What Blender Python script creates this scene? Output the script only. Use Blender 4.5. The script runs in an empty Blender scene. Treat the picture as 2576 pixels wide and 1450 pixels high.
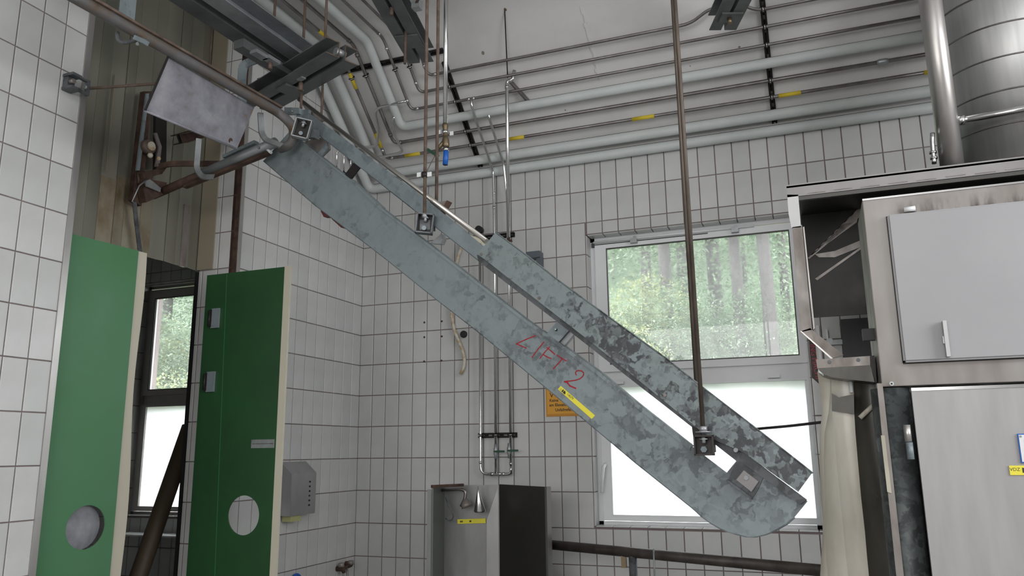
import bpy, bmesh, math, random
from mathutils import Vector, Matrix, noise
random.seed(7)
V = Vector
PI = math.pi
S = bpy.context.scene

# ------------------------------------------------------------------ camera (solved from the tile grid; photo is 2576 x 1450)
YAW, PITCH, ROLL, FPX = -0.3635633, 0.2054833, -0.0114313, 1971.873
CAM = V((3.484343, -5.600596, 1.6))
ZO = 3.307437                    # height of a tile joint on the walls, rows step 0.25 from it
cy, sy, cp, sp = math.cos(YAW), math.sin(YAW), math.cos(PITCH), math.sin(PITCH)
F = V((sy * cp, cy * cp, sp)); R0 = V((cy, -sy, 0)); U0 = R0.cross(F)
RT = R0 * math.cos(ROLL) + U0 * math.sin(ROLL); UP = U0 * math.cos(ROLL) - R0 * math.sin(ROLL)
cam = bpy.data.cameras.new('camera'); camo = bpy.data.objects.new('camera', cam)
S.collection.objects.link(camo)
camo.matrix_world = Matrix(((RT.x, UP.x, -F.x, CAM.x), (RT.y, UP.y, -F.y, CAM.y), (RT.z, UP.z, -F.z, CAM.z), (0, 0, 0, 1)))
cam.sensor_width = 36; cam.lens = FPX / 2576 * 36; cam.clip_start = 0.05
S.camera = camo

# ------------------------------------------------------------------ sky, added fill lamps, exposure
W = bpy.data.worlds.new('sky'); S.world = W; W.use_nodes = True
W.node_tree.nodes['Background'].inputs[0].default_value = (0.93, 0.97, 1.0, 1)
W.node_tree.nodes['Background'].inputs[1].default_value = 9.0
S.view_settings.view_transform = 'Standard'; S.view_settings.look = 'None'
S.view_settings.gamma = 1; S.view_settings.use_curve_mapping = False
S.view_settings.exposure = 0.2
def area(name, loc, to, sx, sy_, power, col):
    l = bpy.data.lights.new(name, 'AREA'); l.shape = 'RECTANGLE'; l.size = sx; l.size_y = sy_
    l.energy = power; l.color = col
    o = bpy.data.objects.new(name, l); S.collection.objects.link(o)
    o.location = loc; o.rotation_euler = (V(to) - V(loc)).to_track_quat('-Z', 'Y').to_euler()
area('added_fill_front', (2.6, -8.7, 2.7), (2.2, 0, 2.4), 4.2, 2.2, 125, (1.0, 0.98, 0.96))  # unseen lamp added for assumed daylight behind the camera; the wall there is solid
area('added_fill_right', (7.7, -3.9, 3.0), (0, -2.0, 2.4), 3.6, 2.2, 175, (0.97, 0.98, 1.0))  # added lamp, out of view, for assumed light from the right; no window built
area('overhead_fill', (4.6, -6.2, 4.6), (4.2, -5.4, 0), 2.4, 1.2, 45, (1.0, 1.0, 1.0))  # unseen overhead lamp added to fill the room with light

# ------------------------------------------------------------------ placing helpers: where a sight line meets a known plane
def ray(x, y): return F * FPX + RT * (x - 1288) + UP * (725 - y)
def hit(i, x, y, v):
    d = ray(x, y); return CAM + d * ((v - CAM[i]) / d[i])
def on_x(x, y, v=0.0): return hit(0, x, y, v)
def on_y(x, y, v=0.0): return hit(1, x, y, v)
def on_z(x, y, v): return hit(2, x, y, v)
ZJ, SL, FLAT = 3.89, 0.849, 4.70          # the ceiling: slopes up from the back wall, then runs flat
FOLD = -(FLAT - ZJ) / SL
def slope(x, y, off=0.0):
    d = ray(x, y); return CAM + d * ((ZJ - off - SL * CAM.y - CAM.z) / (d.z + SL * d.y))
def sz(y, off=0.0): return ZJ - off - SL * y
LA = V((1.176, -2.16, 2.967)); LN = V((-0.2346, -0.9721, 0))     # vertical plane of the lift, normal to the camera side
def lift(x, y, o=0.0):
    d = ray(x, y); return CAM + d * ((LA + LN * o - CAM).dot(LN) / d.dot(LN))

# ------------------------------------------------------------------ materials
def mat(name, col, rough=0.5, metal=0.0, spec=0.5, emit=None, build=None):
    m = bpy.data.materials.new(name); m.use_nodes = True
    n = m.node_tree; b = n.nodes['Principled BSDF']
    b.inputs['Base Color'].default_value = (*col, 1); b.inputs['Roughness'].default_value = rough
    b.inputs['Metallic'].default_value = metal; b.inputs['Specular IOR Level'].default_value = spec
    if build: build(n, b)
    return m
def tc(n, kind='Object'):
    return n.nodes.new('ShaderNodeTexCoord').outputs[kind]
def mapped(n, sc, kind='Object'):
    mp = n.nodes.new('ShaderNodeMapping'); mp.inputs['Scale'].default_value = sc
    n.links.new(tc(n, kind), mp.inputs[0]); return mp.outputs[0]
def tex(n, sc, scale, detail=3, rough=0.5, kind='Object'):
    t = n.nodes.new('ShaderNodeTexNoise'); t.inputs['Scale'].default_value = scale
    t.inputs['Detail'].default_value = detail; t.inputs['Roughness'].default_value = rough
    n.links.new(mapped(n, sc, kind), t.inputs[0]); return t.outputs['Fac']
def ramp(n, fac, stops):
    r = n.nodes.new('ShaderNodeValToRGB'); n.links.new(fac, r.inputs[0])
    e = r.color_ramp.elements
    while len(e) < len(stops): e.new(0.5)
    for k, (p, c) in enumerate(stops): e[k].position = p; e[k].color = (*c, 1)
    return r.outputs[0]
def mixc(n, a, b, fac, mode='MIX'):
    x = n.nodes.new('ShaderNodeMix'); x.data_type = 'RGBA'; x.blend_type = mode
    for sck, val in ((6, a), (7, b), (0, fac)):
        if hasattr(val, 'links'): n.links.new(val, x.inputs[sck])
        elif sck == 0: x.inputs[0].default_value = val
        else: x.inputs[sck].default_value = (*val, 1)
    return x.outputs[2]
def bump(n, b, fac, st=0.2, dist=0.01):
    u = n.nodes.new('ShaderNodeBump'); u.inputs['Strength'].default_value = st; u.inputs['Distance'].default_value = dist
    n.links.new(fac, u.inputs['Height']); n.links.new(u.outputs[0], b.inputs['Normal'])
def noisy(stops, sc=(1, 1, 1), scale=6, detail=4, bst=0.0, rr=None, bd=0.004):
    def f(n, b):
        t = tex(n, sc, scale, detail, 0.6)
        n.links.new(ramp(n, t, stops), b.inputs['Base Color'])
        if bst: bump(n, b, t, bst, bd)
        if rr:
            n.links.new(ramp(n, tex(n, sc, scale * 1.7, 3), [(0.3, (rr[0],) * 3), (0.7, (rr[1],) * 3)]), b.inputs['Roughness'])
    return f
def tile_build(a, c):
    def f(n, b):
        oi = n.nodes.new('ShaderNodeObjectInfo')
        base = ramp(n, oi.outputs['Random'], [(0.0, a), (1.0, c)])
        d = tex(n, (1, 1, 1), 2.2, 4, 0.6, 'Object')
        n.links.new(mixc(n, base, ramp(n, d, [(0.35, (0.86, 0.85, 0.84)), (0.7, (1, 1, 1))]), 1.0, 'MULTIPLY'), b.inputs['Base Color'])
        bump(n, b, tex(n, (1, 1, 1), 30, 2), 0.06, 0.002)
    return f
def galv(light, dark, scale, thr, spangle_shade=0.0):
    # zinc spangle: two sizes of soft-edged flakes over slow patches; thr moves the share of dark flakes
    def f(n, b):
        co = mapped(n, (1, 1, 1))
        nz = n.nodes.new('ShaderNodeTexNoise'); nz.inputs['Scale'].default_value = 26; nz.inputs['Detail'].default_value = 5
        n.links.new(co, nz.inputs[0])
        add = n.nodes.new('ShaderNodeVectorMath'); add.operation = 'MULTIPLY_ADD'
        n.links.new(nz.outputs['Color'], add.inputs[0]); add.inputs[1].default_value = (0.07, 0.07, 0.07)
        n.links.new(co, add.inputs[2])
        outs = []
        for k, sc_ in enumerate((scale, scale * 2.3)):
            v = n.nodes.new('ShaderNodeTexVoronoi'); v.inputs['Scale'].default_value = sc_; v.feature = 'SMOOTH_F1'; v.inputs['Smoothness'].default_value = 0.12
            n.links.new(add.outputs[0], v.inputs['Vector'])
            sep = n.nodes.new('ShaderNodeSeparateColor'); n.links.new(v.outputs['Color'], sep.inputs[0]); outs.append(sep)
        big = n.nodes.new('ShaderNodeTexNoise'); big.inputs['Scale'].default_value = 3.2; big.inputs['Detail'].default_value = 4
        n.links.new(co, big.inputs[0])
        def ma(x, m_, y):
            q = n.nodes.new('ShaderNodeMath'); q.operation = 'MULTIPLY_ADD'; q.inputs[1].default_value = m_
            n.links.new(x, q.inputs[0])
            if hasattr(y, 'links'): n.links.new(y, q.inputs[2])
            else: q.inputs[2].default_value = y
            return q.outputs[0]
        t = ma(outs[0].outputs[0], 0.5, ma(outs[1].outputs[0], 0.32, ma(big.outputs['Fac'], 1.1, -0.46)))
        if spangle_shade:  # dark flakes increase along X: real spangle plus painted shade
            sp = n.nodes.new('ShaderNodeSeparateXYZ'); n.links.new(co, sp.inputs[0])
            t = ma(sp.outputs[0], spangle_shade, ma(t, 1.0, -spangle_shade * 1.9))
        mid = tuple(p * 0.6 + q * 0.4 for p, q in zip(light, dark))
        c = ramp(n, t, [(0.0, tuple(x * 1.08 for x in light)), (thr - 0.2, light), (thr, mid), (thr + 0.16, dark), (1.0, tuple(x * 0.85 for x in dark))])
        n.links.new(c, b.inputs['Base Color'])
        n.links.new(ramp(n, outs[0].outputs[1], [(0, (0.4,) * 3), (1, (0.6,) * 3)]), b.inputs['Roughness'])
    return f
M = {}
M['tile'] = mat('glazed_tile', (0.6, 0.61, 0.6), 0.3, build=tile_build((0.55, 0.565, 0.56), (0.62, 0.625, 0.62)))
M['grout'] = mat('grout', (0.15, 0.11, 0.105), 0.9, build=noisy([(0.3, (0.17, 0.13, 0.13)), (0.7, (0.26, 0.21, 0.205))], scale=3))
M['plaster'] = mat('plaster', (0.56, 0.55, 0.54), 0.9, build=noisy([(0.25, (0.59, 0.58, 0.57)), (0.5, (0.67, 0.665, 0.66)), (0.75, (0.71, 0.705, 0.70))], scale=1.6, detail=6, bst=0.25, bd=0.01))
M['plaster_seam'] = mat('plaster_seam', (0.66, 0.66, 0.65), 0.9)
M['lagging'] = mat('pipe_lagging', (0.52, 0.56, 0.55), 0.55, build=noisy([(0.3, (0.47, 0.51, 0.5)), (0.7, (0.56, 0.59, 0.585))], scale=4, bst=0.1))
M['steel'] = mat('dull_steel', (0.25, 0.235, 0.23), 0.38, 0.85, build=noisy([(0.3, (0.16, 0.145, 0.14)), (0.6, (0.27, 0.255, 0.25)), (0.8, (0.33, 0.32, 0.31))], scale=5, rr=(0.3, 0.5)))
M['chrome'] = mat('bright_steel', (0.62, 0.62, 0.62), 0.2, 1.0)
M['stainless'] = mat('stainless', (0.5, 0.485, 0.47), 0.36, 0.9, build=noisy([(0.25, (0.42, 0.40, 0.385)), (0.7, (0.56, 0.545, 0.53))], (3, 3, 0.5), 3, rr=(0.32, 0.46)))
M['stainless_panel'] = mat('machine_panel', (0.36, 0.35, 0.35), 0.5, 0.2, build=noisy([(0.25, (0.31, 0.3, 0.295)), (0.5, (0.355, 0.35, 0.35)), (0.8, (0.41, 0.41, 0.415))], (4, 4, 0.6), 2, bst=0.02))
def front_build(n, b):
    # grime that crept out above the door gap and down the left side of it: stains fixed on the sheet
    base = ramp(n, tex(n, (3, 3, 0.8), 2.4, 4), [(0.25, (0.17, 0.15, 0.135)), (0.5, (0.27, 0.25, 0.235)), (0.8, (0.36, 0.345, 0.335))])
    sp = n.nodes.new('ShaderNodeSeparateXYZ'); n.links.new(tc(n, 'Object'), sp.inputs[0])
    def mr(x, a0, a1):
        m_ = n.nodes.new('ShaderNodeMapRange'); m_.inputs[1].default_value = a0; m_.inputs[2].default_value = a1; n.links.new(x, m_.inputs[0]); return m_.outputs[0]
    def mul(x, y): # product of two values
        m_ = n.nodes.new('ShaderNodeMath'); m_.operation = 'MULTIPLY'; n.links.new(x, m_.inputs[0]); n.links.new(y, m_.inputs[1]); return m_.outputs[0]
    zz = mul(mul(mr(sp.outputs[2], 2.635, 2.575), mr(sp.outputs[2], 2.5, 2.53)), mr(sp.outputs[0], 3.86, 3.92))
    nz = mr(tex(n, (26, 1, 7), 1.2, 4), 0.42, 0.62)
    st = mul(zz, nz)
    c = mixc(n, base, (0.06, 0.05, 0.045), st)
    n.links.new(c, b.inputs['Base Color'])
M['hood_sheet'] = mat('hood_sheet', (0.27, 0.26, 0.26), 0.5, 0.4, build=noisy([(0.3, (0.22, 0.21, 0.21)), (0.7, (0.31, 0.3, 0.3))], scale=3))
M['cab_front'] = mat('cabinet_front', (0.3, 0.28, 0.27), 0.48, 0.3, build=front_build)
M['box_door'] = mat('painted_door', (0.33, 0.33, 0.34), 0.55, 0.0, build=noisy([(0.3, (0.315, 0.315, 0.325)), (0.7, (0.35, 0.35, 0.36))], scale=2))
M['dirty_steel'] = mat('stained_steel', (0.26, 0.24, 0.22), 0.5, 0.4, build=noisy([(0.25, (0.13, 0.11, 0.095)), (0.5, (0.24, 0.215, 0.2)), (0.75, (0.34, 0.32, 0.305))], (2, 2, 0.8), 4, rr=(0.35, 0.6)))
M['hood_shade'] = mat('hood_shade_steel', (0.02, 0.02, 0.018), 0.4, 0.1, 0.3, build=noisy([(0.3, (0.011, 0.0105, 0.01)), (0.6, (0.02, 0.019, 0.018)), (0.85, (0.06, 0.057, 0.052))], (1.5, 1.5, 1), 2.2))  # inside of the hood: its shade and dark reflections put into base colour
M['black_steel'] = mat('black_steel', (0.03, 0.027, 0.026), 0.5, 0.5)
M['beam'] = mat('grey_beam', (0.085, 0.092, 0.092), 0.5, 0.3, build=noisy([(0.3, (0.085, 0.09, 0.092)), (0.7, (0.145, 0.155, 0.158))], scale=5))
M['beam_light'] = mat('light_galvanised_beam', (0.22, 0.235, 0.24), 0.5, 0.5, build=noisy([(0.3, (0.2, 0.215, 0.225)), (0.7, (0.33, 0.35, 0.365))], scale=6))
M['galv'] = mat('spangled_zinc', (0.35, 0.39, 0.4), 0.5, 0.35, build=galv((0.245, 0.285, 0.3), (0.14, 0.16, 0.172), 20, 0.7, 0.1))
M['galv_cover'] = mat('spangled_zinc_cover', (0.35, 0.39, 0.4), 0.5, 0.35, build=galv((0.24, 0.285, 0.29), (0.085, 0.09, 0.098), 26, 0.74, 0.12))
M['galv_bar'] = mat('zinc_bar', (0.33, 0.37, 0.385), 0.5, 0.35, build=galv((0.24, 0.285, 0.305), (0.19, 0.225, 0.245), 14, 0.6))
M['galv_dark'] = mat('dull_shaded_zinc', (0.14, 0.15, 0.16), 0.5, 0.4, build=galv((0.13, 0.14, 0.15), (0.08, 0.085, 0.09), 20, 0.55))  # dull zinc fittings, and the painted shade of the lift rail
M['zinc'] = mat('zinc_fitting', (0.33, 0.35, 0.36), 0.42, 0.6, build=noisy([(0.3, (0.24, 0.255, 0.265)), (0.7, (0.42, 0.44, 0.45))], scale=9))
M['plate'] = mat('weathered_plate', (0.3, 0.3, 0.33), 0.6, 0.3, build=noisy([(0.3, (0.2, 0.15, 0.12)), (0.38, (0.2, 0.2, 0.225)), (0.55, (0.27, 0.272, 0.305)), (0.72, (0.35, 0.348, 0.37))], (1, 1, 1), 9, 8, 0.3))
M['rust'] = mat('rusty_steel', (0.2, 0.1, 0.07), 0.8, 0.3, build=noisy([(0.3, (0.085, 0.062, 0.05)), (0.55, (0.15, 0.108, 0.085)), (0.75, (0.22, 0.17, 0.14))], scale=16, detail=5, bst=0.4))
M['rust_rail'] = mat('rusty_zinc_rail', (0.2, 0.17, 0.15), 0.65, 0.35, build=noisy([(0.3, (0.09, 0.05, 0.03)), (0.42, (0.145, 0.115, 0.09)), (0.52, (0.14, 0.135, 0.135)), (0.75, (0.21, 0.208, 0.215))], (1, 0.5, 1), 9, 6, 0.4))
M['rust_dark'] = mat('dark_rust', (0.07, 0.04, 0.03), 0.75, 0.3, build=noisy([(0.3, (0.035, 0.02, 0.018)), (0.7, (0.12, 0.07, 0.05))], scale=14, bst=0.3))
M['red_dark'] = mat('dark_red_paint', (0.1, 0.02, 0.02), 0.6)
M['rail_black'] = mat('black_channel', (0.022, 0.019, 0.02), 0.55, 0.4)
M['rod'] = mat('browned_rod', (0.09, 0.07, 0.055), 0.45, 0.5, build=noisy([(0.3, (0.06, 0.045, 0.035)), (0.7, (0.13, 0.105, 0.085))], (1, 1, 0.4), 14))
M['brass'] = mat('dull_brass', (0.22, 0.17, 0.11), 0.4, 0.8)
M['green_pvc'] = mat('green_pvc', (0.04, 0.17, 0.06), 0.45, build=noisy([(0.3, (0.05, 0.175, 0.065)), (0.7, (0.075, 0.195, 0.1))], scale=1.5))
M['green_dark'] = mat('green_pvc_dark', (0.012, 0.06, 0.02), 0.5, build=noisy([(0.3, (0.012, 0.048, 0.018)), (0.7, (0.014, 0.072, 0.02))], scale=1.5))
M['green_line'] = mat('green_joint', (0.035, 0.16, 0.06), 0.4)
M['green_lever'] = mat('green_lever', (0.01, 0.06, 0.03), 0.4)
M['cream'] = mat('cream_seal', (0.5, 0.47, 0.38), 0.6)
M['yellow'] = mat('yellow_tape', (0.62, 0.47, 0.03), 0.55)
M['yellow_label'] = mat('yellow_label', (0.78, 0.70, 0.06), 0.5)
M['orange_sign'] = mat('orange_sign', (0.75, 0.36, 0.03), 0.5)
M['sign_edge'] = mat('orange_sign_edge', (0.45, 0.17, 0.02), 0.5)
M['ink'] = mat('black_print', (0.03, 0.025, 0.02), 0.6)
M['print_soft'] = mat('faint_print', (0.33, 0.29, 0.05), 0.6)
M['red_ink'] = mat('red_marker', (0.33, 0.008, 0.02), 0.45)
M['blue'] = mat('blue_plastic', (0.01, 0.11, 0.47), 0.4)
M['white'] = mat('white_plastic', (0.72, 0.73, 0.74), 0.4)
M['frame'] = mat('window_frame', (0.75, 0.76, 0.78), 0.4, build=noisy([(0.3, (0.72, 0.73, 0.75)), (0.7, (0.78, 0.79, 0.81))], scale=3))
M['frame_line'] = mat('window_gasket', (0.05, 0.05, 0.05), 0.6)
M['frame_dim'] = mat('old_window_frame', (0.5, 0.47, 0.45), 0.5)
M['hose'] = mat('dirty_white_hose', (0.55, 0.5, 0.4), 0.5, build=noisy([(0.4, (0.42, 0.29, 0.16)), (0.55, (0.55, 0.51, 0.42)), (0.8, (0.62, 0.61, 0.56))], scale=22))
M['black'] = mat('black_rubber', (0.012, 0.012, 0.013), 0.55)
M['grey_plastic'] = mat('grey_plastic', (0.1, 0.12, 0.14), 0.5)
M['grey_box'] = mat('grey_box', (0.05, 0.05, 0.052), 0.55)
M['sheet'] = mat('clad_sheet', (0.3, 0.295, 0.24), 0.34, 0.55, build=noisy([(0.25, (0.22, 0.225, 0.19)), (0.5, (0.3, 0.295, 0.245)), (0.75, (0.37, 0.36, 0.3))], (1, 3, 0.25), 1.1, 2))
M['sheet_tan'] = mat('tan_sheet', (0.3, 0.26, 0.19), 0.45, 0.2, build=noisy([(0.3, (0.26, 0.22, 0.155)), (0.7, (0.34, 0.3, 0.23))], (1, 3, 0.3), 1.5, 2))
M['sheet_stain'] = mat('stained_clad_sheet', (0.33, 0.28, 0.2), 0.45, 0.4, build=noisy([(0.28, (0.2, 0.14, 0.08)), (0.45, (0.33, 0.29, 0.21)), (0.8, (0.4, 0.385, 0.32))], (1, 2, 1.2), 2.5, 5))
M['cab'] = mat('cabinet_steel', (0.42, 0.42, 0.42), 0.42, 0.7, build=noisy([(0.3, (0.36, 0.36, 0.365)), (0.7, (0.47, 0.47, 0.475))], (2, 2, 0.6), 3, rr=(0.35, 0.5)))
M['cab_dark'] = mat('cabinet_darkened_steel', (0.075, 0.072, 0.066), 0.38, 0.7)
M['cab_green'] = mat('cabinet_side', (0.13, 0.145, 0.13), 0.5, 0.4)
M['spiral'] = mat('spiral_duct_steel', (0.44, 0.445, 0.44), 0.4, 0.75, build=noisy([(0.3, (0.38, 0.385, 0.38)), (0.5, (0.5, 0.505, 0.5)), (0.75, (0.6, 0.6, 0.6))], (4, 4, 0.25), 2.4, rr=(0.34, 0.5)))
M['skylit'] = mat('curtain_film', (0.55, 0.52, 0.43), 0.28, build=noisy([(0.25, (0.48, 0.42, 0.33)), (0.55, (0.66, 0.63, 0.55)), (0.8, (0.78, 0.77, 0.73))], (1.5, 1.5, 0.5), 3))
M['curtain_dark'] = mat('mirror_dark_sheet', (0.06, 0.056, 0.042), 0.4, 0.2, build=noisy([(0.3, (0.026, 0.025, 0.021)), (0.7, (0.06, 0.055, 0.04))], (1, 1, 0.5), 5, rr=(0.25, 0.4)))
M['post'] = mat('galvanised_post', (0.12, 0.135, 0.135), 0.5, 0.4, build=galv((0.1, 0.115, 0.115), (0.055, 0.062, 0.064), 20, 0.5))
M['bark'] = mat('bark', (0.12, 0.085, 0.075), 0.9, build=noisy([(0.3, (0.022, 0.018, 0.018)), (0.7, (0.045, 0.037, 0.036))], (4, 4, 1), 3))
M['red_roof'] = mat('red_tarpaulin', (0.6, 0.05, 0.06), 0.6)
def leafmat(name, c1, c2):
    m = bpy.data.materials.new(name); m.use_nodes = True; n = m.node_tree
    b = n.nodes['Principled BSDF']; b.inputs['Roughness'].default_value = 0.5
    col = ramp(n, tex(n, (1, 1, 1), 3.5, 3), [(0.35, c1), (0.65, c2)])
    n.links.new(col, b.inputs['Base Color'])
    tr = n.nodes.new('ShaderNodeBsdfTranslucent'); n.links.new(col, tr.inputs[0])
    mx = n.nodes.new('ShaderNodeMixShader'); mx.inputs[0].default_value = 0.35
    n.links.new(b.outputs[0], mx.inputs[1]); n.links.new(tr.outputs[0], mx.inputs[2])
    n.links.new(mx.outputs[0], n.nodes['Material Output'].inputs[0]); return m
M['print_grey'] = mat('chip_grey', (0.25, 0.22, 0.19), 0.9)
M['leaf'] = leafmat('green_leaves', (0.07, 0.115, 0.06), (0.2, 0.245, 0.17))
M['leaf_y'] = leafmat('yellow_green_leaves', (0.15, 0.18, 0.07), (0.26, 0.27, 0.14))
M['leaf_d'] = leafmat('deep_green_leaves', (0.05, 0.09, 0.052), (0.1, 0.145, 0.088))
M['hill'] = mat('undergrowth', (0.09, 0.16, 0.07), 0.9, build=noisy([(0.3, (0.022, 0.035, 0.02)), (0.5, (0.05, 0.075, 0.04)), (0.75, (0.1, 0.135, 0.08))], scale=3.5, detail=8))
def pane(name, veil, col, through=(1, 1, 1)):
    m = bpy.data.materials.new(name); m.use_nodes = True; n = m.node_tree; n.nodes.remove(n.nodes['Principled BSDF'])
    t = n.nodes.new('ShaderNodeBsdfTransparent'); t.inputs[0].default_value = (*through, 1)
    l = n.nodes.new('ShaderNodeBsdfTranslucent'); l.inputs[0].default_value = (*col, 1)
    g = n.nodes.new('ShaderNodeBsdfGlossy'); g.inputs['Roughness'].default_value = 0.02
    fr = n.nodes.new('ShaderNodeFresnel'); fr.inputs[0].default_value = 1.35
    a = n.nodes.new('ShaderNodeMixShader'); a.inputs[0].default_value = veil
    n.links.new(t.outputs[0], a.inputs[1]); n.links.new(l.outputs[0], a.inputs[2])
    c = n.nodes.new('ShaderNodeMixShader'); n.links.new(fr.outputs[0], c.inputs[0])
    n.links.new(a.outputs[0], c.inputs[1]); n.links.new(g.outputs[0], c.inputs[2])
    n.links.new(c.outputs[0], n.nodes['Material Output'].inputs[0]); return m
M['glass'] = pane('dusty_glass', 0.05, (0.95, 1.0, 0.97))
M['frosted'] = pane('frosted_glass', 0.97, (1, 1, 1))
M['pipe_gloss'] = mat('semi_bright_steel', (0.5, 0.48, 0.45), 0.3, 0.9)
M['porthole'] = pane('dull_porthole', 0.6, (0.25, 0.3, 0.3), (0.35, 0.4, 0.4))

# ------------------------------------------------------------------ mesh helpers
COL = S.collection
class MB:
    def __init__(s): s.v = []; s.f = []; s.sm = []
    def add(s, vs, fs, smooth=False):
        k = len(s.v); s.v += [tuple(v) for v in vs]
        for f in fs: s.f.append(tuple(k + i for i in f)); s.sm.append(smooth)
        return s
    def box(s, c, d, rot=None):
        h = [x / 2 for x in d]
        vs = [V((x, y, z)) for x in (-h[0], h[0]) for y in (-h[1], h[1]) for z in (-h[2], h[2])]
        if rot: vs = [rot @ v for v in vs]
        return s.add([v + V(c) for v in vs], [(0, 1, 3, 2), (4, 6, 7, 5), (0, 4, 5, 1), (2, 3, 7, 6), (0, 2, 6, 4), (1, 5, 7, 3)])
    def between(s, a, b, w, h, up=V((0, 0, 1)), ends=0.0):
        a, b = V(a), V(b); d = (b - a); L = d.length; d.normalize()
        x = d.cross(up).normalized(); y = x.cross(d)
        rot = Matrix((x, d, y)).transposed()
        return s.box((a + b) / 2, (w, L + ends, h), rot)
    def prism(s, poly, ext, smooth=False):
        n = len(poly); a = [V(p) for p in poly]; b = [p + V(ext) for p in a]
        return s.add(a + b, [tuple(range(n)), tuple(range(2 * n - 1, n - 1, -1))] + [(i, i + n, (i + 1) % n + n, (i + 1) % n) for i in range(n)], smooth)
    def tube(s, pts, r, n=12, cap=True):
        pts = [V(p) for p in pts]; rs = r if isinstance(r, (list, tuple)) else [r] * len(pts)
        t0 = (pts[1] - pts[0]).normalized(); ref = V((0, 0, 1)) if abs(t0.z) < 0.9 else V((1, 0, 0))
        x = t0.cross(ref).normalized(); vs = []
        for i, p in enumerate(pts):
            a = (pts[i] - pts[i - 1]).normalized() if i else t0
            b = (pts[i + 1] - pts[i]).normalized() if i < len(pts) - 1 else a
            t = (a + b).normalized() if (a + b).length > 1e-6 else a
            x = (x - t * x.dot(t)).normalized(); y = t.cross(x)
            k = 1 / max(0.5, math.cos(a.angle(b) / 2)) if a.length and b.length else 1
            for j in range(n):
                q = 2 * PI * j / n; vs.append(p + (x * math.cos(q) + y * math.sin(q)) * rs[i] * (k if i and i < len(pts) - 1 else 1))
        fs = [(i * n + j, i * n + (j + 1) % n, (i + 1) * n + (j + 1) % n, (i + 1) * n + j) for i in range(len(pts) - 1) for j in range(n)]
        s.add(vs, fs, True)
        if cap:
            k = len(s.v) - len(vs); s.f.append(tuple(k + j for j in range(n - 1, -1, -1))); s.sm.append(False)
            s.f.append(tuple(k + (len(pts) - 1) * n + j for j in range(n))); s.sm.append(False)
        return s
    def disc(s, c, nrm, r, th, n=20):
        c = V(c); nrm = V(nrm).normalized(); return s.tube([c, c + nrm * th], r, n)
    def build(s, name, m, parent=None):
        me = bpy.data.meshes.new(name); me.from_pydata(s.v, [], s.f); me.polygons.foreach_set('use_smooth', s.sm)
        bm = bmesh.new(); bm.from_mesh(me); bmesh.ops.recalc_face_normals(bm, faces=bm.faces); bm.to_mesh(me); bm.free()
        me.materials.append(M[m] if isinstance(m, str) else m)
        o = bpy.data.objects.new(name, me); COL.objects.link(o)
        if parent: o.parent = parent
        return o
def place(o, origin):
    # moves a top-level mesh's origin to its own place without moving its shape
    origin = V(origin); o.data.transform(Matrix.Translation(-origin)); o.location = origin; return o
def tag(o, label, cat, group=None, kind=None):
    o['label'] = label; o['category'] = cat
    if group: o['group'] = group
    if kind: o['kind'] = kind
    return o
def thing(name, label, cat, group=None):
    o = bpy.data.objects.new(name, None); COL.objects.link(o); o.empty_display_size = 0.1
    return tag(o, label, cat, group)
def struct(o): o['kind'] = 'structure'; return o
def fillet(pts, r, n=5):
    pts = [V(p) for p in pts]; out = [pts[0]]
    for i in range(1, len(pts) - 1):
        a, p, b = pts[i - 1], pts[i], pts[i + 1]
        d1 = (a - p); d2 = (b - p); rr = min(r, d1.length * 0.45, d2.length * 0.45)
        p1 = p + d1.normalized() * rr; p2 = p + d2.normalized() * rr
        for k in range(n + 1):
            t = k / n; out.append(p1 * (1 - t) ** 2 + p * 2 * t * (1 - t) + p2 * t * t)
    return out + [pts[-1]]
def text(s, size, o, ex, ey, m, name, parent, align='CENTER', bold=0.0):
    # lettering as a mesh lying on a surface: o = anchor point, ex = reading direction, ey = up direction
    cu = bpy.data.curves.new(name, 'FONT'); cu.body = s; cu.size = size; cu.align_x = align; cu.align_y = 'CENTER'; cu.offset = bold
    cu.resolution_u = 3
    t = bpy.data.objects.new(name + '_tmp', cu); COL.objects.link(t)
    me = bpy.data.meshes.new_from_object(t.evaluated_get(bpy.context.evaluated_depsgraph_get()))
    bpy.data.objects.remove(t)
    ex = V(ex).normalized(); ez = ex.cross(V(ey)).normalized(); ey = ez.cross(ex)
    me.transform(Matrix(((ex.x, ey.x, ez.x, o[0]), (ex.y, ey.y, ez.y, o[1]), (ex.z, ey.z, ez.z, o[2]), (0, 0, 0, 1))))
    me.materials.clear(); me.materials.append(M[m]); me.name = name
    ob = bpy.data.objects.new(name, me); COL.objects.link(ob); ob.parent = parent; return ob
def stroke(pts, w, n, th, mb):
    # a flat painted stroke along pts, w wide, on a surface with normal n
    pts = [V(p) for p in pts]
    for i in range(len(pts) - 1):
        a, b = pts[i], pts[i + 1]; d = (b - a).normalized(); s = d.cross(n).normalized() * w / 2
        e = d * w * 0.35
        mb.prism([a - e - s, b + e - s, b + e + s, a - e + s], n * th)

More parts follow.
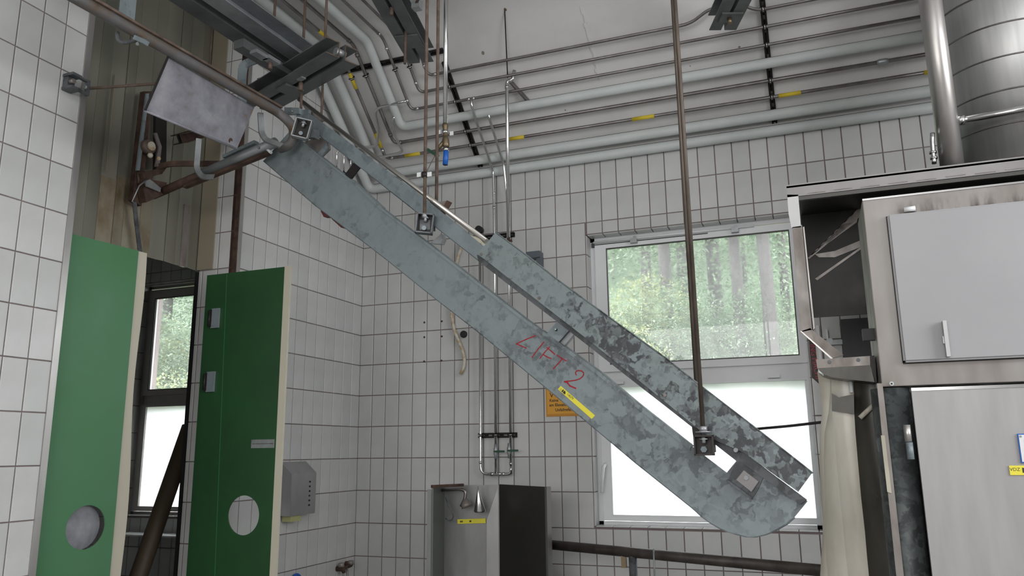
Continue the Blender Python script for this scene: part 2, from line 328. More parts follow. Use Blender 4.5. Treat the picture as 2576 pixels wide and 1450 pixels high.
# ------------------------------------------------------------------ structure: room shell
PX, PB = 0.12299, 0.12638            # tile pitch on the back wall and on the left wall
OY0, OY1 = -2.79, -1.555             # the opening in the left wall
WX0, WX1, WZ0, WZ1 = 1.957, 3.475, 1.07, 3.212     # window 1
QX0, QX1 = -2.47, -1.05                            # window 2, seen through the opening
def rects(x0, x1, z0, z1, holes):
    xs = sorted({x0, x1, *[h for q in holes for h in q[:2]]}); zs = sorted({z0, z1, *[h for q in holes for h in q[2:]]})
    out = []
    for a, b in zip(xs, xs[1:]):
        for c, d in zip(zs, zs[1:]):
            if not any(q[0] <= (a + b) / 2 <= q[1] and q[2] <= (c + d) / 2 <= q[3] for q in holes): out.append((a, b, c, d))
    return out
holes = [(WX0, WX1, WZ0, WZ1), (QX0, QX1, WZ0, WZ1)]
mb = MB()
for a, b, c, d in rects(-3.2, 8, 0, 4.0, holes): mb.box(((a + b) / 2, 0.152, (c + d) / 2), (b - a, 0.296, d - c))
wall_back = struct(mb.build('wall_back', 'grout'))
mb = MB()
for a, b, c, d in rects(-9, 0.3, 0, 4.9, [(OY0, OY1, -1, 4.72)]): mb.box((-0.15, (a + b) / 2, (c + d) / 2), (0.292, b - a, d - c))
wall_left = struct(mb.build('wall_left', 'grout'))
struct(MB().box((2.4, -4.3, -0.05), (11.4, 9.4, 0.1)).build('floor', mat('screed', (0.3, 0.29, 0.28), 0.5, build=noisy([(0.3, (0.24, 0.23, 0.22)), (0.7, (0.36, 0.35, 0.34))], scale=2))))
ceiling = struct(MB().prism([(-3.2, 0.25, sz(0.25))] + [(-3.2, FOLD + 0.18 * (1 - t) ** 2 - 0.18 * t * t, FLAT - 0.18 * SL * (1 - t) ** 2) for t in [q / 14 for q in range(15)]] + [(-3.2, -9, FLAT), (-3.2, -9, FLAT + 0.2), (-3.2, FOLD - 0.05, FLAT + 0.2), (-3.2, 0.25, sz(0.25) + 0.3)], (11.2, 0, 0)).build('ceiling', 'plaster'))
for q_, p_ in enumerate(ceiling.data.polygons): p_.use_smooth = abs(p_.normal.x) < 0.5 and p_.normal.z < -0.1
ceiling.data.set_sharp_from_angle(angle=0.6)
struct(MB().box((8.05, -4.4, 2.4), (0.1, 9.2, 4.9)).build('wall_right', 'tile'))
struct(MB().box((2.4, -9.05, 2.4), (11.4, 0.1, 4.9)).build('wall_front', 'tile'))
struct(MB().box((-3.25, -4.4, 2.4), (0.1, 9.2, 4.9)).build('wall_annex', 'plaster'))
MB().box((2.4, -0.003, 3.87), (11.2, 0.008, 0.14)).build('plaster_band', 'plaster', wall_back)
# the rough plaster seams that run down the slope
for x, ys, w in ((2.212, (-0.94, -0.42), 0.022), (2.78, (-0.62, -0.30), 0.014)):
    mb = MB(); n = 22; rr = random.Random(int(x * 10))
    for k in range(n):
        y = ys[0] + (ys[1] - ys[0]) * k / n; y2 = ys[0] + (ys[1] - ys[0]) * (k + 1) / n
        ww = w * rr.uniform(0.3, 1.0); ox = rr.uniform(-0.006, 0.006)
        mb.prism([(x - ww / 2 + ox, y, sz(y)), (x + ww / 2 + ox, y, sz(y)), (x + ww / 2 + ox, y2, sz(y2)), (x - ww / 2 + ox, y2, sz(y2))], (0, -0.003, -0.004))
    mb.build('plaster_seam', 'plaster_seam', ceiling)

rr = random.Random(4)
for px_, py_2, w in ((1215, 133, 0.02), (1342, 22, 0.008), (1360, 12, 0.008), (1130, 55, 0.016), (1422, 277, 0.007), (1715, 60, 0.006), (1860, 118, 0.01), (1736, 166, 0.006), (1250, 20, 0.007)):
    c_ = slope(px_, py_2); mb = MB()
    mb.prism([c_ + V((w * rr.uniform(0.5, 1) * math.cos(q), w * 0.6 * math.sin(q), -SL * w * 0.6 * math.sin(q) - 0.0005)) for q in [k * PI / 3 for k in range(6)]], (0, -0.0008, -0.001)); mb.build('plaster_chip', 'print_grey', ceiling)
# tiles: one mesh per size, shared; the 300 that show largest are objects, the rest one part
TH = 0.007
tile_cache = {}
def tile_shape(w, h):
    b = 0.002; y = 0.0
    vs = [(-w/2, 0, -h/2), (w/2, 0, -h/2), (w/2, 0, h/2), (-w/2, 0, h/2),
          (-w/2, -TH + b, -h/2), (w/2, -TH + b, -h/2), (w/2, -TH + b, h/2), (-w/2, -TH + b, h/2),
          (-w/2 + b, -TH, -h/2 + b), (w/2 - b, -TH, -h/2 + b), (w/2 - b, -TH, h/2 - b), (-w/2 + b, -TH, h/2 - b)]
    fs = [(8, 9, 10, 11)]
    for k in range(4):
        j = (k + 1) % 4; fs += [(k, j, j + 4, k + 4), (k + 4, j + 4, j + 8, k + 8)]
    return vs, fs
def tile_mesh(w, h):
    key = (round(w, 3), round(h, 3))
    if key not in tile_cache:
        vs, fs = tile_shape(*key); me = bpy.data.meshes.new('tile'); me.from_pydata(vs, [], fs)
        me.materials.append(M['tile']); tile_cache[key] = me
    return tile_cache[key]
def project(p):
    d = p - CAM; z = d.dot(F)
    if z < 0.1: return None
    return (1288 + FPX * d.dot(RT) / z, 725 - FPX * d.dot(UP) / z, z)
def lay(cells, parent, limit=300):
    # cells: (centre, w, h, rotation about z, optional tilt matrix)
    sc = []
    for c, w, h, rot in cells:
        q = project(c); vis = q and -60 < q[0] < 2640 and -60 < q[1] < 1510
        nrm = rot @ V((0, -1, 0)); d = CAM - c; face = nrm.dot(d.normalized())
        sc.append((w * h * max(face, 0) / d.length_squared if vis and face > 0 else -1, c, w, h, rot))
    sc.sort(key=lambda t: -t[0]); rest = MB()
    for k, (s_, c, w, h, rot) in enumerate(sc):
        if k < limit and s_ > 0:
            o = bpy.data.objects.new('tile', tile_mesh(w, h)); COL.objects.link(o)
            o.matrix_world = Matrix.Translation(c) @ rot.to_4x4(); o.parent = parent
        else:
            vs, fs = tile_shape(w, h); rest.add([rot @ V(v) + c for v in vs], fs)
    if rest.v: r = rest.build('tile_field', 'tile', parent); r['kind'] = 'stuff'
G = 0.0065
def cut(x0, x1, z0, z1, hs):
    for h in hs:
        if x0 < h[1] and x1 > h[0] and z0 < h[3] and z1 > h[2]:
            out = []
            if x0 < h[0]: out.append((x0, h[0] - 0.004, z0, z1))
            if x1 > h[1]: out.append((h[1] + 0.004, x1, z0, z1))
            a, b = max(x0, h[0]), min(x1, h[1])
            if z1 > h[3]: out.append((a, b, max(z0, h[3] + 0.004), z1))
            if z0 < h[2]: out.append((a, b, z0, min(z1, h[2] - 0.004)))
            return [o for o in out if o[1] - o[0] > 0.012 and o[3] - o[2] > 0.012]
    return [(x0, x1, z0, z1)]
I3 = Matrix.Identity(3); RZ = Matrix.Rotation(PI / 2, 3, 'Z'); RX = Matrix.Rotation(-PI / 2, 3, 'X')
cells = []
for k in range(-26, 44):
    for r in range(-3, 13):
        x0, z1 = k * PX + G / 2, ZO - r * 0.25 - G / 2
        if k < 0 and k * PX > -0.3: continue
        for a, b, c, d in cut(x0, x0 + PX - G, z1 - 0.25 + G, min(z1, 3.80), holes):
            if d > c: cells.append((V(((a + b) / 2, 0.004, (c + d) / 2)), b - a, d - c, I3))
RD = 0.135                       # depth of the window reveal
for x0w, x1w in ((WX0, WX1), (QX0, QX1)):
    for r in range(0, 10):       # left and right reveals
        z1, z0 = min(ZO - r * 0.25 - G / 2, WZ1 - 0.004), max(ZO - (r + 1) * 0.25 + G / 2, WZ0 + 0.004)
        if z1 - z0 > 0.02:
            cells.append((V((x0w, 0.07, (z0 + z1) / 2)), 0.122, z1 - z0, RZ))
            cells.append((V((x1w, 0.064, (z0 + z1) / 2)), 0.134, z1 - z0, Matrix.Rotation(-PI / 2, 3, 'Z')))
    for k in range(-26, 40):     # soffit and sill
        a, b = max(k * PX + G / 2, x0w + 0.004), min((k + 1) * PX - G / 2, x1w - 0.004)
        if b - a > 0.02:
            cells.append((V(((a + b) / 2, 0.07, WZ1)), b - a, 0.122, Matrix.Rotation(PI / 2, 3, 'X')))
            cells.append((V(((a + b) / 2, 0.0625, WZ0)), b - a, 0.137, RX))
lay(cells, wall_back)
cells = []
for r in range(-6, 13):
    z1 = ZO - r * 0.25 - G / 2; z0 = z1 - 0.25 + G
    for k in range(0, 13):
        y1 = -k * PB - G / 2; y0 = max(y1 - PB + G, OY1 + 0.03)
        zt = min(z1, sz((y0 + y1) / 2) - 0.01, 4.69)
        if y1 - y0 > 0.02 and zt - z0 > 0.02: cells.append((V((-0.004, (y0 + y1) / 2, (z0 + zt) / 2)), y1 - y0, zt - z0, RZ))
    for k in range(-2, 40):
        y1 = min(-2.94448 - (k) * PB - G / 2, OY0 - 0.03); y0 = -2.94448 - (k + 1) * PB + G / 2
        if y1 - y0 > 0.02 and min(z1, 4.69) - z0 > 0.02: cells.append((V((-0.004, (y0 + y1) / 2, (z0 + min(z1, 4.69)) / 2)), y1 - y0, min(z1, 4.69) - z0, RZ))
    for k in range(0, 3):        # the far jamb, facing the camera
        x1 = -0.005 - k * 0.123 - 0.02; x0 = max(x1 - 0.115, -0.296)
        if z0 > 0: cells.append((V(((x0 + x1) / 2, OY1, (z0 + min(z1, 4.69)) / 2)), x1 - x0, min(z1, 4.69) - z0, I3))
lay(cells, wall_left)
# stainless edge trims of the opening
for k, (ya, yb) in enumerate(((OY0 - 0.03, OY0), (OY1, OY1 + 0.03))):
    mb = MB(); mb.box((0.002, (ya + yb) / 2, 2.35), (0.014, 0.034, 4.7)); yy = OY0 + 0.002 if k == 0 else OY1 - 0.002
    if k == 0: mb.box((-0.02, yy, 2.35), (0.05, 0.01, 4.7))
    else: struct(MB().box((-0.022, yy, 2.35), (0.055, 0.01, 4.7)).build('trim_4', 'rust_dark'))
    struct(mb.build('trim_%d' % (k + 1), 'stainless'))

# ------------------------------------------------------------------ windows
def window(name, x0, x1, fm, top_gl, bot_gl, tr, glassm='glass', hw=True):
    # tr = z range of the transom; glasses given as (x0, x1, z0, z1)
    root = bpy.data.objects.new(name, None); COL.objects.link(root); struct(root)
    Y = 0.15
    mb = MB()
    mb.box((x0 + 0.02, Y, (WZ0 + WZ1) / 2), (0.04, 0.07, WZ1 - WZ0)); mb.box((x1 - 0.02, Y, (WZ0 + WZ1) / 2), (0.04, 0.07, WZ1 - WZ0))
    mb.box(((x0 + x1) / 2, Y, WZ1 - 0.018), (x1 - x0, 0.07, 0.036)); mb.box(((x0 + x1) / 2, Y, WZ0 + 0.015), (x1 - x0, 0.07, 0.03))
    mb.box(((x0 + x1) / 2, Y + 0.01, (tr[0] + tr[1]) / 2), (x1 - x0, 0.06, tr[1] - tr[0]))
    mb.build('window_frame', fm, root)
    for nm, g, (sz0, sz1), gm in (('upper_sash', top_gl, (tr[1] - 0.03, WZ1 - 0.05), 'glass'), ('lower_sash', bot_gl, (WZ0 + 0.035, tr[0] + 0.012), 'frosted')):
        mb = MB(); sx0, sx1 = x0 + 0.045, x1 - 0.006
        for a, b, c, d in rects(sx0, max(sx1, g[1] + 0.01), sz0, sz1, [g]): mb.box(((a + b) / 2, Y - 0.03, (c + d) / 2), (b - a, 0.045, d - c))
        sash = mb.build(nm, fm, root)
        mb = MB(); t = 0.007
        for a, b, c, d in rects(g[0], g[1], g[2], g[3], [(g[0] + t, g[1] - t, g[2] + t, g[3] - t)]): mb.box(((a + b) / 2, Y - 0.045, (c + d) / 2), (b - a, 0.02, d - c))
        mb.build('gasket', 'frame_line' if gm == 'glass' else fm, sash)
        MB().box(((g[0] + g[1]) / 2, Y - 0.03, (g[2] + g[3]) / 2), (g[1] - g[0], 0.006, g[3] - g[2])).build('pane', gm, sash)
    if hw:
        # opening rod above the sash and its two catches
        mb = MB(); mb.tube([(x0 + 0.04, 0.085, WZ1 - 0.045), (x0 + 1.23, 0.085, WZ1 - 0.045)], 0.009, 8)
        mb.build('opening_rod', 'frame', root)
        for a, b in ((x0 + 0.02, x0 + 0.045), (x0 + 0.045, x0 + 0.9)):
            MB().box(((a + b) / 2, 0.1, WZ1 - 0.062), (b - a, 0.012, 0.007 if b - a > 0.1 else 0.035)).build('rod_guide', 'frame_line', root)
        for cx in (x0 + 0.355, x0 + 1.095):
            mb = MB(); mb.box((cx, 0.08, WZ1 - 0.066), (0.05, 0.04, 0.034)); mb.box((cx + 0.005, 0.085, WZ1 - 0.042), (0.018, 0.02, 0.03))
            mb.build('catch', 'zinc', root)
        for cx in (x0 + 0.19, x0 + 0.75, x0 + 1.28):
            mb = MB(); mb.box((cx, 0.095, tr[0] + 0.03), (0.08, 0.03, 0.02)); mb.build('hinge', 'white', root)
        h = MB().tube(fillet([(x0 + 0.062, 0.08, 1.52), (x0 + 0.062, 0.05, 1.5), (x0 + 0.035, 0.035, 1.25)], 0.02), [0.011] * 14, 8) if False else MB()
        h.tube([(x0 + 0.075, 0.085, 1.5), (x0 + 0.068, 0.04, 1.48), (x0 + 0.05, 0.03, 1.3)], [0.012, 0.012, 0.009], 8)
        h.build('handle', 'white', root)
    return root
window('window_1', WX0, WX1, 'frame', (2.09, 3.417, 2.222, 3.115), (2.066, 3.455, 1.14, 2.06), (2.055, 2.2))
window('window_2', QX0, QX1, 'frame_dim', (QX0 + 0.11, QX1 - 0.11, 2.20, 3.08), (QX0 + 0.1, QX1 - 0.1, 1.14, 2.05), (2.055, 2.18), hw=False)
# grey sealing strips at the head of window 2
window_2_head = MB().box(((QX0 + QX1) / 2, 0.06, WZ1 - 0.01), (QX1 - QX0, 0.03, 0.02)).build('trim_3', 'stainless'); struct(window_2_head)

# ------------------------------------------------------------------ pipes under the sloping ceiling
ROWS = [(-0.693, 0.955, 0.011), (-0.603, 0.838, 0.011), (-0.508, 0.712, 0.011), (-0.409, 0.575, 0.035), (-0.312, 0.456, 0.0135), (-0.217, 0.33, 0.0125), (-0.112, 0.205, 0.038), (-0.045, 0.075, 0.038)]
OFF = 0.083
KIND = [('steel_pipe', 'topmost thin steel pipe on the sloping ceiling, kinked round a hanging beam', 'steel'),
        ('steel_pipe', 'second thin steel pipe from the top on the sloping ceiling', 'steel'),
        ('steel_pipe', 'third thin steel pipe from the top, just above the upper white pipe', 'steel'),
        ('lagged_pipe', 'uppermost thick white pipe, between thin steel pipes on the sloping ceiling', 'lagging'),
        ('steel_pipe', 'dark steel pipe with a coupling, just below the upper white pipe', 'steel'),
        ('gas_pipe', 'steel pipe with yellow marker bands along the sloping ceiling', 'steel'),
        ('lagged_pipe', 'middle thick white pipe, just below the yellow-banded pipe', 'lagging'),
        ('lagged_pipe', 'lowest thick white pipe, running along the top edge of the wall tiles', 'lagging')]
def pipe_pt(i, x, dy=0, extra=0): y = ROWS[i][0] + dy; return V((x, y, sz(y, OFF) + extra))
for i, (y, xl, r) in enumerate(ROWS):
    OFF = 0.117 if i == 7 else 0.083
    zf = FLAT - OFF + 0.008; yf = -(FLAT - ZJ) / SL
    end = 7.9
    pts = [(xl, -5.6, zf), (xl, yf, zf), (xl, y, sz(y, OFF))]
    if i == 0:
        q = [slope(*p, OFF) for p in ((1735, 69), (1765, 54), (1800, 38), (1862, 21), (1885, 22), (1905, 27), (1925, 27))]
        x1, x2 = q[0].x, q[-1].x
        P = lambda x, dy: V((x, y + dy, sz(y + dy, OFF)))
        pts += [P(x1 - 0.03, 0), P(x1 + 0.03, -0.01), P(x1 + 0.14, -0.055), P(x1 + 0.24, -0.055), P(x2 - 0.16, -0.055), P(x2 - 0.05, 0)]
    pts += [(end, y, sz(y, OFF))]
    o = MB().tube(fillet(pts, 0.05 if r < 0.02 else 0.06, 5), r, 12 if r < 0.02 else 18).build(KIND[i][0], KIND[i][2])
    tag(o, KIND[i][1], 'pipe'); place(o, (xl, y, sz(y, OFF)))
    L = -V(o.location)
    def sub(mb_, name, m): s_ = mb_.build(name, m, o); s_.data.transform(Matrix.Translation(L)); return s_
    if r < 0.02:
        # press fittings at the corner and the fold
        for p, d in ((V((xl, y - 0.06, sz(y - 0.06, OFF))), V((0, -1, SL))), (V((xl + 0.06, y, sz(y, OFF))), V((1, 0, 0))), (V((xl, yf + 0.06, sz(yf + 0.06, OFF))), V((0, -1, SL))), (V((xl, yf - 0.06, zf)), V((0, 1, 0)))):
            d = d.normalized(); sub(MB().tube([p - d * 0.012, p + d * 0.012], r * 1.28, 12), 'press_fitting', 'chrome' if i != 4 else 'steel')
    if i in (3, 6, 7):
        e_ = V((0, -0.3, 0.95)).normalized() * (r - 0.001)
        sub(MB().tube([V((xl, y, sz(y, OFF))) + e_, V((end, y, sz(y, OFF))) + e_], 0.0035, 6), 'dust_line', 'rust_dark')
    if i == 4:
        x = slope(2220, 157, OFF).x
        sub(MB().tube([(x - 0.035, y, sz(y, OFF)), (x - 0.02, y, sz(y, OFF)), (x + 0.02, y, sz(y, OFF)), (x + 0.035, y, sz(y, OFF))], [0.016, 0.02, 0.02, 0.016], 12), 'coupling', 'zinc')
    if i == 5:
        for a, b in ((1018, 1057), (1280, 1319), (1590, 1646), (1959, 2015), (2324, 2380)):
            xa, xb = slope(a, 390 - (a - 1018) * 0.155, OFF).x, slope(b, 390 - (b - 1018) * 0.155, OFF).x
            sub(MB().tube([(xa, y, sz(y, OFF)), (xb, y, sz(y, OFF))], r * 1.15, 12), 'marker_band', 'yellow')
        for ya, yb in ((-0.40, -0.30), (-0.80, -0.70)):
            sub(MB().tube([(xl, ya, sz(ya, OFF)), (xl, yb, sz(yb, OFF))], r * 1.15, 12), 'marker_band', 'yellow')
        sub(MB().tube([(xl, -1.22, zf), (xl, -1.12, zf)], r * 1.15, 12), 'marker_band', 'yellow')
OFF = 0.083
# black mounting channels
def slot_channel(a, b, nrm, label, w=0.036, clamps=(), name='mounting_channel', slots=10):
    a, b, nrm = V(a), V(b), V(nrm).normalized(); d = (b - a).normalized(); s = d.cross(nrm).normalized()
    root = thing(name, label, 'channel'); root.location = a
    mb = MB(); h = 0.026
    mb.prism([a - s * w / 2, a + s * w / 2, a + s * w / 2 + nrm * 0.004, a - s * w / 2 + nrm * 0.004], b - a)
    for e in (-1, 1):
        mb.prism([a + s * e * w / 2, a + s * e * (w / 2 - 0.004), a + s * e * (w / 2 - 0.004) + nrm * h, a + s * e * w / 2 + nrm * h], b - a)
        mb.prism([a + s * e * w / 2 + nrm * h, a + s * e * (w / 2 - 0.011) + nrm * h, a + s * e * (w / 2 - 0.011) + nrm * (h - 0.003), a + s * e * w / 2 + nrm * (h - 0.003)], b - a)
    ch = mb.build('channel', 'rail_black', root); ch.location = -a
    mb = MB(); L = (b - a).length
    for k in range(slots):
        c = a + d * (L * (k + 0.5) / slots) + nrm * 0.0045
        mb.prism([c - d * 0.014 - s * 0.006, c + d * 0.014 - s * 0.006, c + d * 0.014 + s * 0.006, c - d * 0.014 + s * 0.006], nrm * 0.001)
    sl = mb.build('slots', 'dirty_steel', root); sl.location = -a; sl['kind'] = 'stuff'
    for c, ax, r in clamps:
        c, ax = V(c), V(ax).normalized(); mb = MB()
        mb.tube([c - ax * 0.009, c + ax * 0.009], r * 1.35, 14)
        e = (nrm - ax * nrm.dot(ax)).normalized()
        mb.between(c - e * r, c - e * max(0.03, (c - a).dot(nrm) - 0.02), 0.012, 0.012, up=ax)
        mb.tube([c + ax.cross(e) * r * 1.2 - e * 0.0 , c + ax.cross(e) * r * 2.0], 0.006, 8)
        cl = mb.build('pipe_clamp', 'rail_black', root); cl.location = -a
        cl2 = MB().tube([c - ax * 0.0035, c + ax * 0.0035], r * 1.4, 14).build('clamp_band', 'chrome', root); cl2.location = -a
    return root
SN = V((0, -SL, -1)).normalized()
clA = [(pipe_pt(i, 1.097), (1, 0, 0), ROWS[i][2]) for i in (1, 2, 4, 5)]
slot_channel((1.097, -0.70, sz(-0.70)), (1.097, -0.005, sz(-0.005)), SN, 'black slotted channel running down the sloping ceiling near the left corner', clamps=clA)
clB = [(pipe_pt(i, 3.385), (1, 0, 0), ROWS[i][2]) for i in (0, 1, 2, 4, 5)]
slot_channel((3.385, -0.70, sz(-0.70)), (3.385, -0.005, sz(-0.005)), SN, 'black slotted channel on the sloping ceiling at the right, left of the round ducts', clamps=clB)
yl = -0.765
clC = [((ROWS[i][1], yl, sz(yl, OFF)), (0, 1, -SL), ROWS[i][2]) for i in (1, 2, 4, 5)]
slot_channel((0.03, yl, sz(yl)), (1.12, yl, sz(yl)), SN, 'black slotted channel across the pipe drops in the ceiling corner', clamps=clC, slots=14)

def pipe(name, pts, r, m, label, rad=0.03, n=12, cat='pipe', at=None):
    o = MB().tube(fillet(pts, rad, 5), r, n).build(name, m); place(o, V(pts[0])); return tag(o, label, cat)
def child(o, mb, name, m):
    c = mb.build(name, m, o)
    if o.location.length > 0: c.data.transform(Matrix.Translation(-o.location))
    return c
def rings(o, pts, axis, r, m='chrome', name='press_fitting', h=0.01):
    for p in pts:
        a = V(axis).normalized(); child(o, MB().tube([V(p) - a * h, V(p) + a * h], r, 12), name, m)
# drop pipes from the ceiling runs to the wall
DR = V((0, 1, -SL)).normalized()
def down(px1, py1, px2, extra=0.05): return slope(px1, py1, OFF + extra), slope(px2[0], px2[1], OFF + extra)
x1v = 1.232
a = pipe_pt(2, x1v)
y1, y2 = -0.47, -0.075
p = pipe('branch_pipe', [a, (x1v, a.y + 0.005, a.z - 0.05), (x1v, y1 + 0.03, sz(y1 + 0.03, OFF + 0.06)), (x1v, y2, sz(y2, OFF + 0.07) + 0.0), (x1v, y2 + 0.012, 3.55), (x1v, -0.06, 3.28), (x1v, -0.06, 1.435)], 0.0105, 'chrome', 'thin bright pipe teed off the third ceiling pipe, middle of three down the wall')
rings(p, [(x1v, y2 + 0.012, 3.62), (x1v, -0.065, 3.5)], (0, 0, 1), 0.013); rings(p, [(x1v - 0.02, a.y, a.z), (x1v + 0.02, a.y, a.z)], (1, 0, 0), 0.0145)
x2v = 1.352
b0 = slope(1230, 294, OFF + 0.05)
p = pipe('branch_pipe', [(b0.x, b0.y, b0.z + 0.05), b0, (b0.x + 0.0, -0.12, sz(-0.12, OFF + 0.075)), (x2v - 0.01, -0.06, 3.6), (x2v, -0.06, 3.3), (x2v, -0.06, 1.435)], 0.0105, 'chrome', 'thin bright pipe rising from the right leg of the U loop beside the window')
# the third vertical and the U loop
x0v = 1.108
p = pipe('loop_pipe', [(x0v, -0.06, 3.3), (x0v, -0.06, 1.435), (x2v, -0.06, 1.435), (x2v, -0.06, 1.5)], 0.0105, 'chrome', 'left vertical pipe on the tiles whose bottom bends into a U loop', 0.06)
rings(p, [(x0v, -0.06, 1.52), (x2v, -0.06, 1.51)], (0, 0, 1), 0.0135); rings(p, [(x0v + 0.085, -0.06, 1.435), (x1v - 0.03, -0.06, 1.435), (x1v + 0.03, -0.06, 1.435), (x1v + 0.06, -0.06, 1.435)], (1, 0, 0), 0.0135)
for x, zz, lab in ((x1v, 1.6, 'small green-levered ball valve on the middle pipe above the U loop'), (x2v - 0.012, 1.605, 'small green-levered ball valve on the right pipe above the U loop')):
    t = thing('ball_valve', lab, 'valve'); t.location = (x, -0.06, zz)
    MB().tube([(0, 0, -0.055), (0, 0, -0.03), (0, 0, -0.02), (0, 0, 0.02), (0, 0, 0.03), (0, 0, 0.055)], [0.012, 0.013, 0.018, 0.018, 0.013, 0.012], 12).build('valve_body', 'zinc', t)
    mb = MB(); mb.tube([(0, 0, 0), (0, -0.03, 0)], 0.006, 8); mb.box((0.045, -0.032, 0.0), (0.075, 0.006, 0.015)); mb.build('lever', 'green_lever', t)
for zc, lab in ((1.72, 'short black clamp channel holding the three pipes just above the green valves'), (3.275, 'short black clamp channel holding the wall pipes behind the lift cover')):
    slot_channel((1.075, -0.003, zc), (1.385, -0.003, zc), (0, -1, 0), lab, clamps=[((x, -0.06, zc), (0, 0, 1), 0.0105) for x in (x0v, x1v, x2v)], slots=5)
t = tag(MB().tube([(1.10, -0.03, 3.335), (1.10, -0.075, 3.335)], 0.03, 16).build('end_stopper', 'black'), 'round black cap at the upper wall clamp above the lift bar', 'cap')
# the vertical hose pipe that drops in front of the ceiling runs
ph = pipe_pt(1, 0); q = slope(1275, 204, OFF + 0.02)
p = pipe('hose_pipe', [(q.x + 0.06, q.y, sz(q.y, 0.03)), (q.x + 0.045, q.y, q.z), (q.x, q.y, q.z - 0.005), (q.x, q.y, on_y(1277, 600, q.y).z)], 0.0135, 'chrome', 'bright vertical pipe dropping from an elbow on the second ceiling pipe', 0.03)
zb = on_y(1277, 600, q.y).z
rings(p, [(q.x, q.y, q.z - 0.05)], (0, 0, 1), 0.0165)
child(p, MB().tube([(q.x, q.y, zb), (q.x, q.y, zb - 0.03), (q.x + 0.008, q.y, zb - 0.03), (q.x + 0.012, q.y, zb - 0.06)], [0.011, 0.011, 0.02, 0.02], 12), 'nozzle', 'rust_dark')
child(p, MB().tube([(q.x + 0.008, q.y, zb - 0.036), (q.x + 0.01, q.y, zb - 0.046)], 0.023, 12), 'nozzle_ring', 'chrome')
a = slope(1284, 205, 0.05); b = slope(1336, 262, 0.03)
o = tag(place(MB().between(a, b, 0.012, 0.03).box(b, (0.03, 0.02, 0.04)).build('stay_bracket', 'steel'), a), 'short grey steel stay slanting from the pipe elbow to the ceiling', 'bracket')
a = slope(1269, 14, 0.02); b = slope(1277, 196, OFF)
o = pipe('hanger_rod', [a + V((0, 0, 0.03)), a, b], 0.0045, 'black', 'thin black rod from a ceiling eye down to the pipe elbow', 0.005, 8, 'rod')
child(o, MB().tube([a + V((0, 0, 0.015)), a - V((0, -0.02, 0.03))], 0.01, 8), 'eye', 'brass')
# little branch loops in the corner
def sp_(x, y, e=0.03): return slope(x, y, OFF + e)
pipe('corner_branch', [pipe_pt(2, ROWS[2][1], -0.06), sp_(1005, 258), sp_(955, 270), sp_(945, 278), sp_(944, 290), sp_(952, 330, 0.05), sp_(950, 360, 0.05), sp_(945, 368, 0.05), sp_(905, 372, 0.05), sp_(880, 376, 0.05)], 0.0115, 'chrome', 'thin bright branch looping left from the third pipe in the ceiling corner', 0.03, 10)
pipe('corner_branch', [sp_(993, 293), sp_(986, 302, 0.05), sp_(990, 335, 0.05), sp_(1013, 380, 0.05), sp_(1004, 386, 0.05), sp_(960, 395, 0.05), sp_(900, 398, 0.05)], 0.0115, 'chrome', 'thin branch hooking down behind the upper white pipe to the left', 0.03, 10)
for k, (x, ya, yb) in enumerate(((847, 384, 425), (865, 394, 435), (882, 405, 423))):
    A = on_x(x, ya, 0.12); B = on_x(x, yb, 0.12)
    o = pipe('wall_riser', [A + V((0.03, 0, 0.02)), A, B], 0.008, 'chrome', ('leftmost', 'middle', 'rightmost')[k] + ' of three short bright risers seen between the lift channel and its upper bar', 0.01, 10)
    if k < 2: child(o, MB().tube([B - V((0, 0, 0.0)), B + V((0, 0, -0.025))], 0.022, 12), 'rubber_collar', 'black')

# ------------------------------------------------------------------ the lift
LU = (lift(1600, 1168) - lift(700, 437)).normalized()
BK = -LN
lt = thing('inclined_lift', 'long galvanised inclined lift marked LIFT 2, crossing the room diagonally', 'lift')
MX = Matrix.Identity(4)
def lpoly(pts, o=0.0): return [lift(x, y, o) for x, y in pts]
def lsheet(pts, o, th, name, m, lip=0.0, edges=(), parent=None):
    mb = MB(); P = lpoly(pts, o); mb.prism(P, BK * th)
    for a, b in edges:
        c = V((0, 0, 0))
        for p in P: c += p
        c /= len(P); A, B = P[a], P[b]; inw = ((B - A).cross(LN)).normalized()
        if (c - A).dot(inw) < 0: inw = -inw
        mb.prism([A, B, B + inw * 0.004, A + inw * 0.004], BK * lip)
    return mb.build(name, m, parent or lt)
CH = [(661.7, 406), (729, 330), (767, 359.3), (808, 394), (883, 452), (959.4, 522.5), (1110, 637), (1215, 719), (1324.8, 804), (1407, 862), (1510, 937), (1600, 1012), (1739, 1122), (1828, 1190), (1846, 1168), (1866, 1142), (2031, 1262), (1995, 1306), (1975, 1323), (1949, 1338), (1925, 1348), (1901, 1353.7), (1878, 1353), (1852, 1347), (1830, 1340), (1812, 1333), (1786, 1318), (1762, 1300), (1740, 1280), (1600, 1168), (1485.6, 1071.8), (1371.8, 976.6), (1200, 835), (1091.7, 751), (978.6, 660), (928, 620.7), (793, 518.6)]
ch = lsheet(CH, 0, 0.004, 'side_channel', 'galv', 0.03, [(2, 3), (3, 4), (4, 5), (5, 6), (6, 7), (7, 8), (8, 9), (9, 10), (10, 11), (11, 12), (29, 30), (30, 31), (31, 32), (32, 33), (33, 34), (34, 35), (35, 36), (36, 0)] + [(k, k + 1) for k in range(17, 29)])
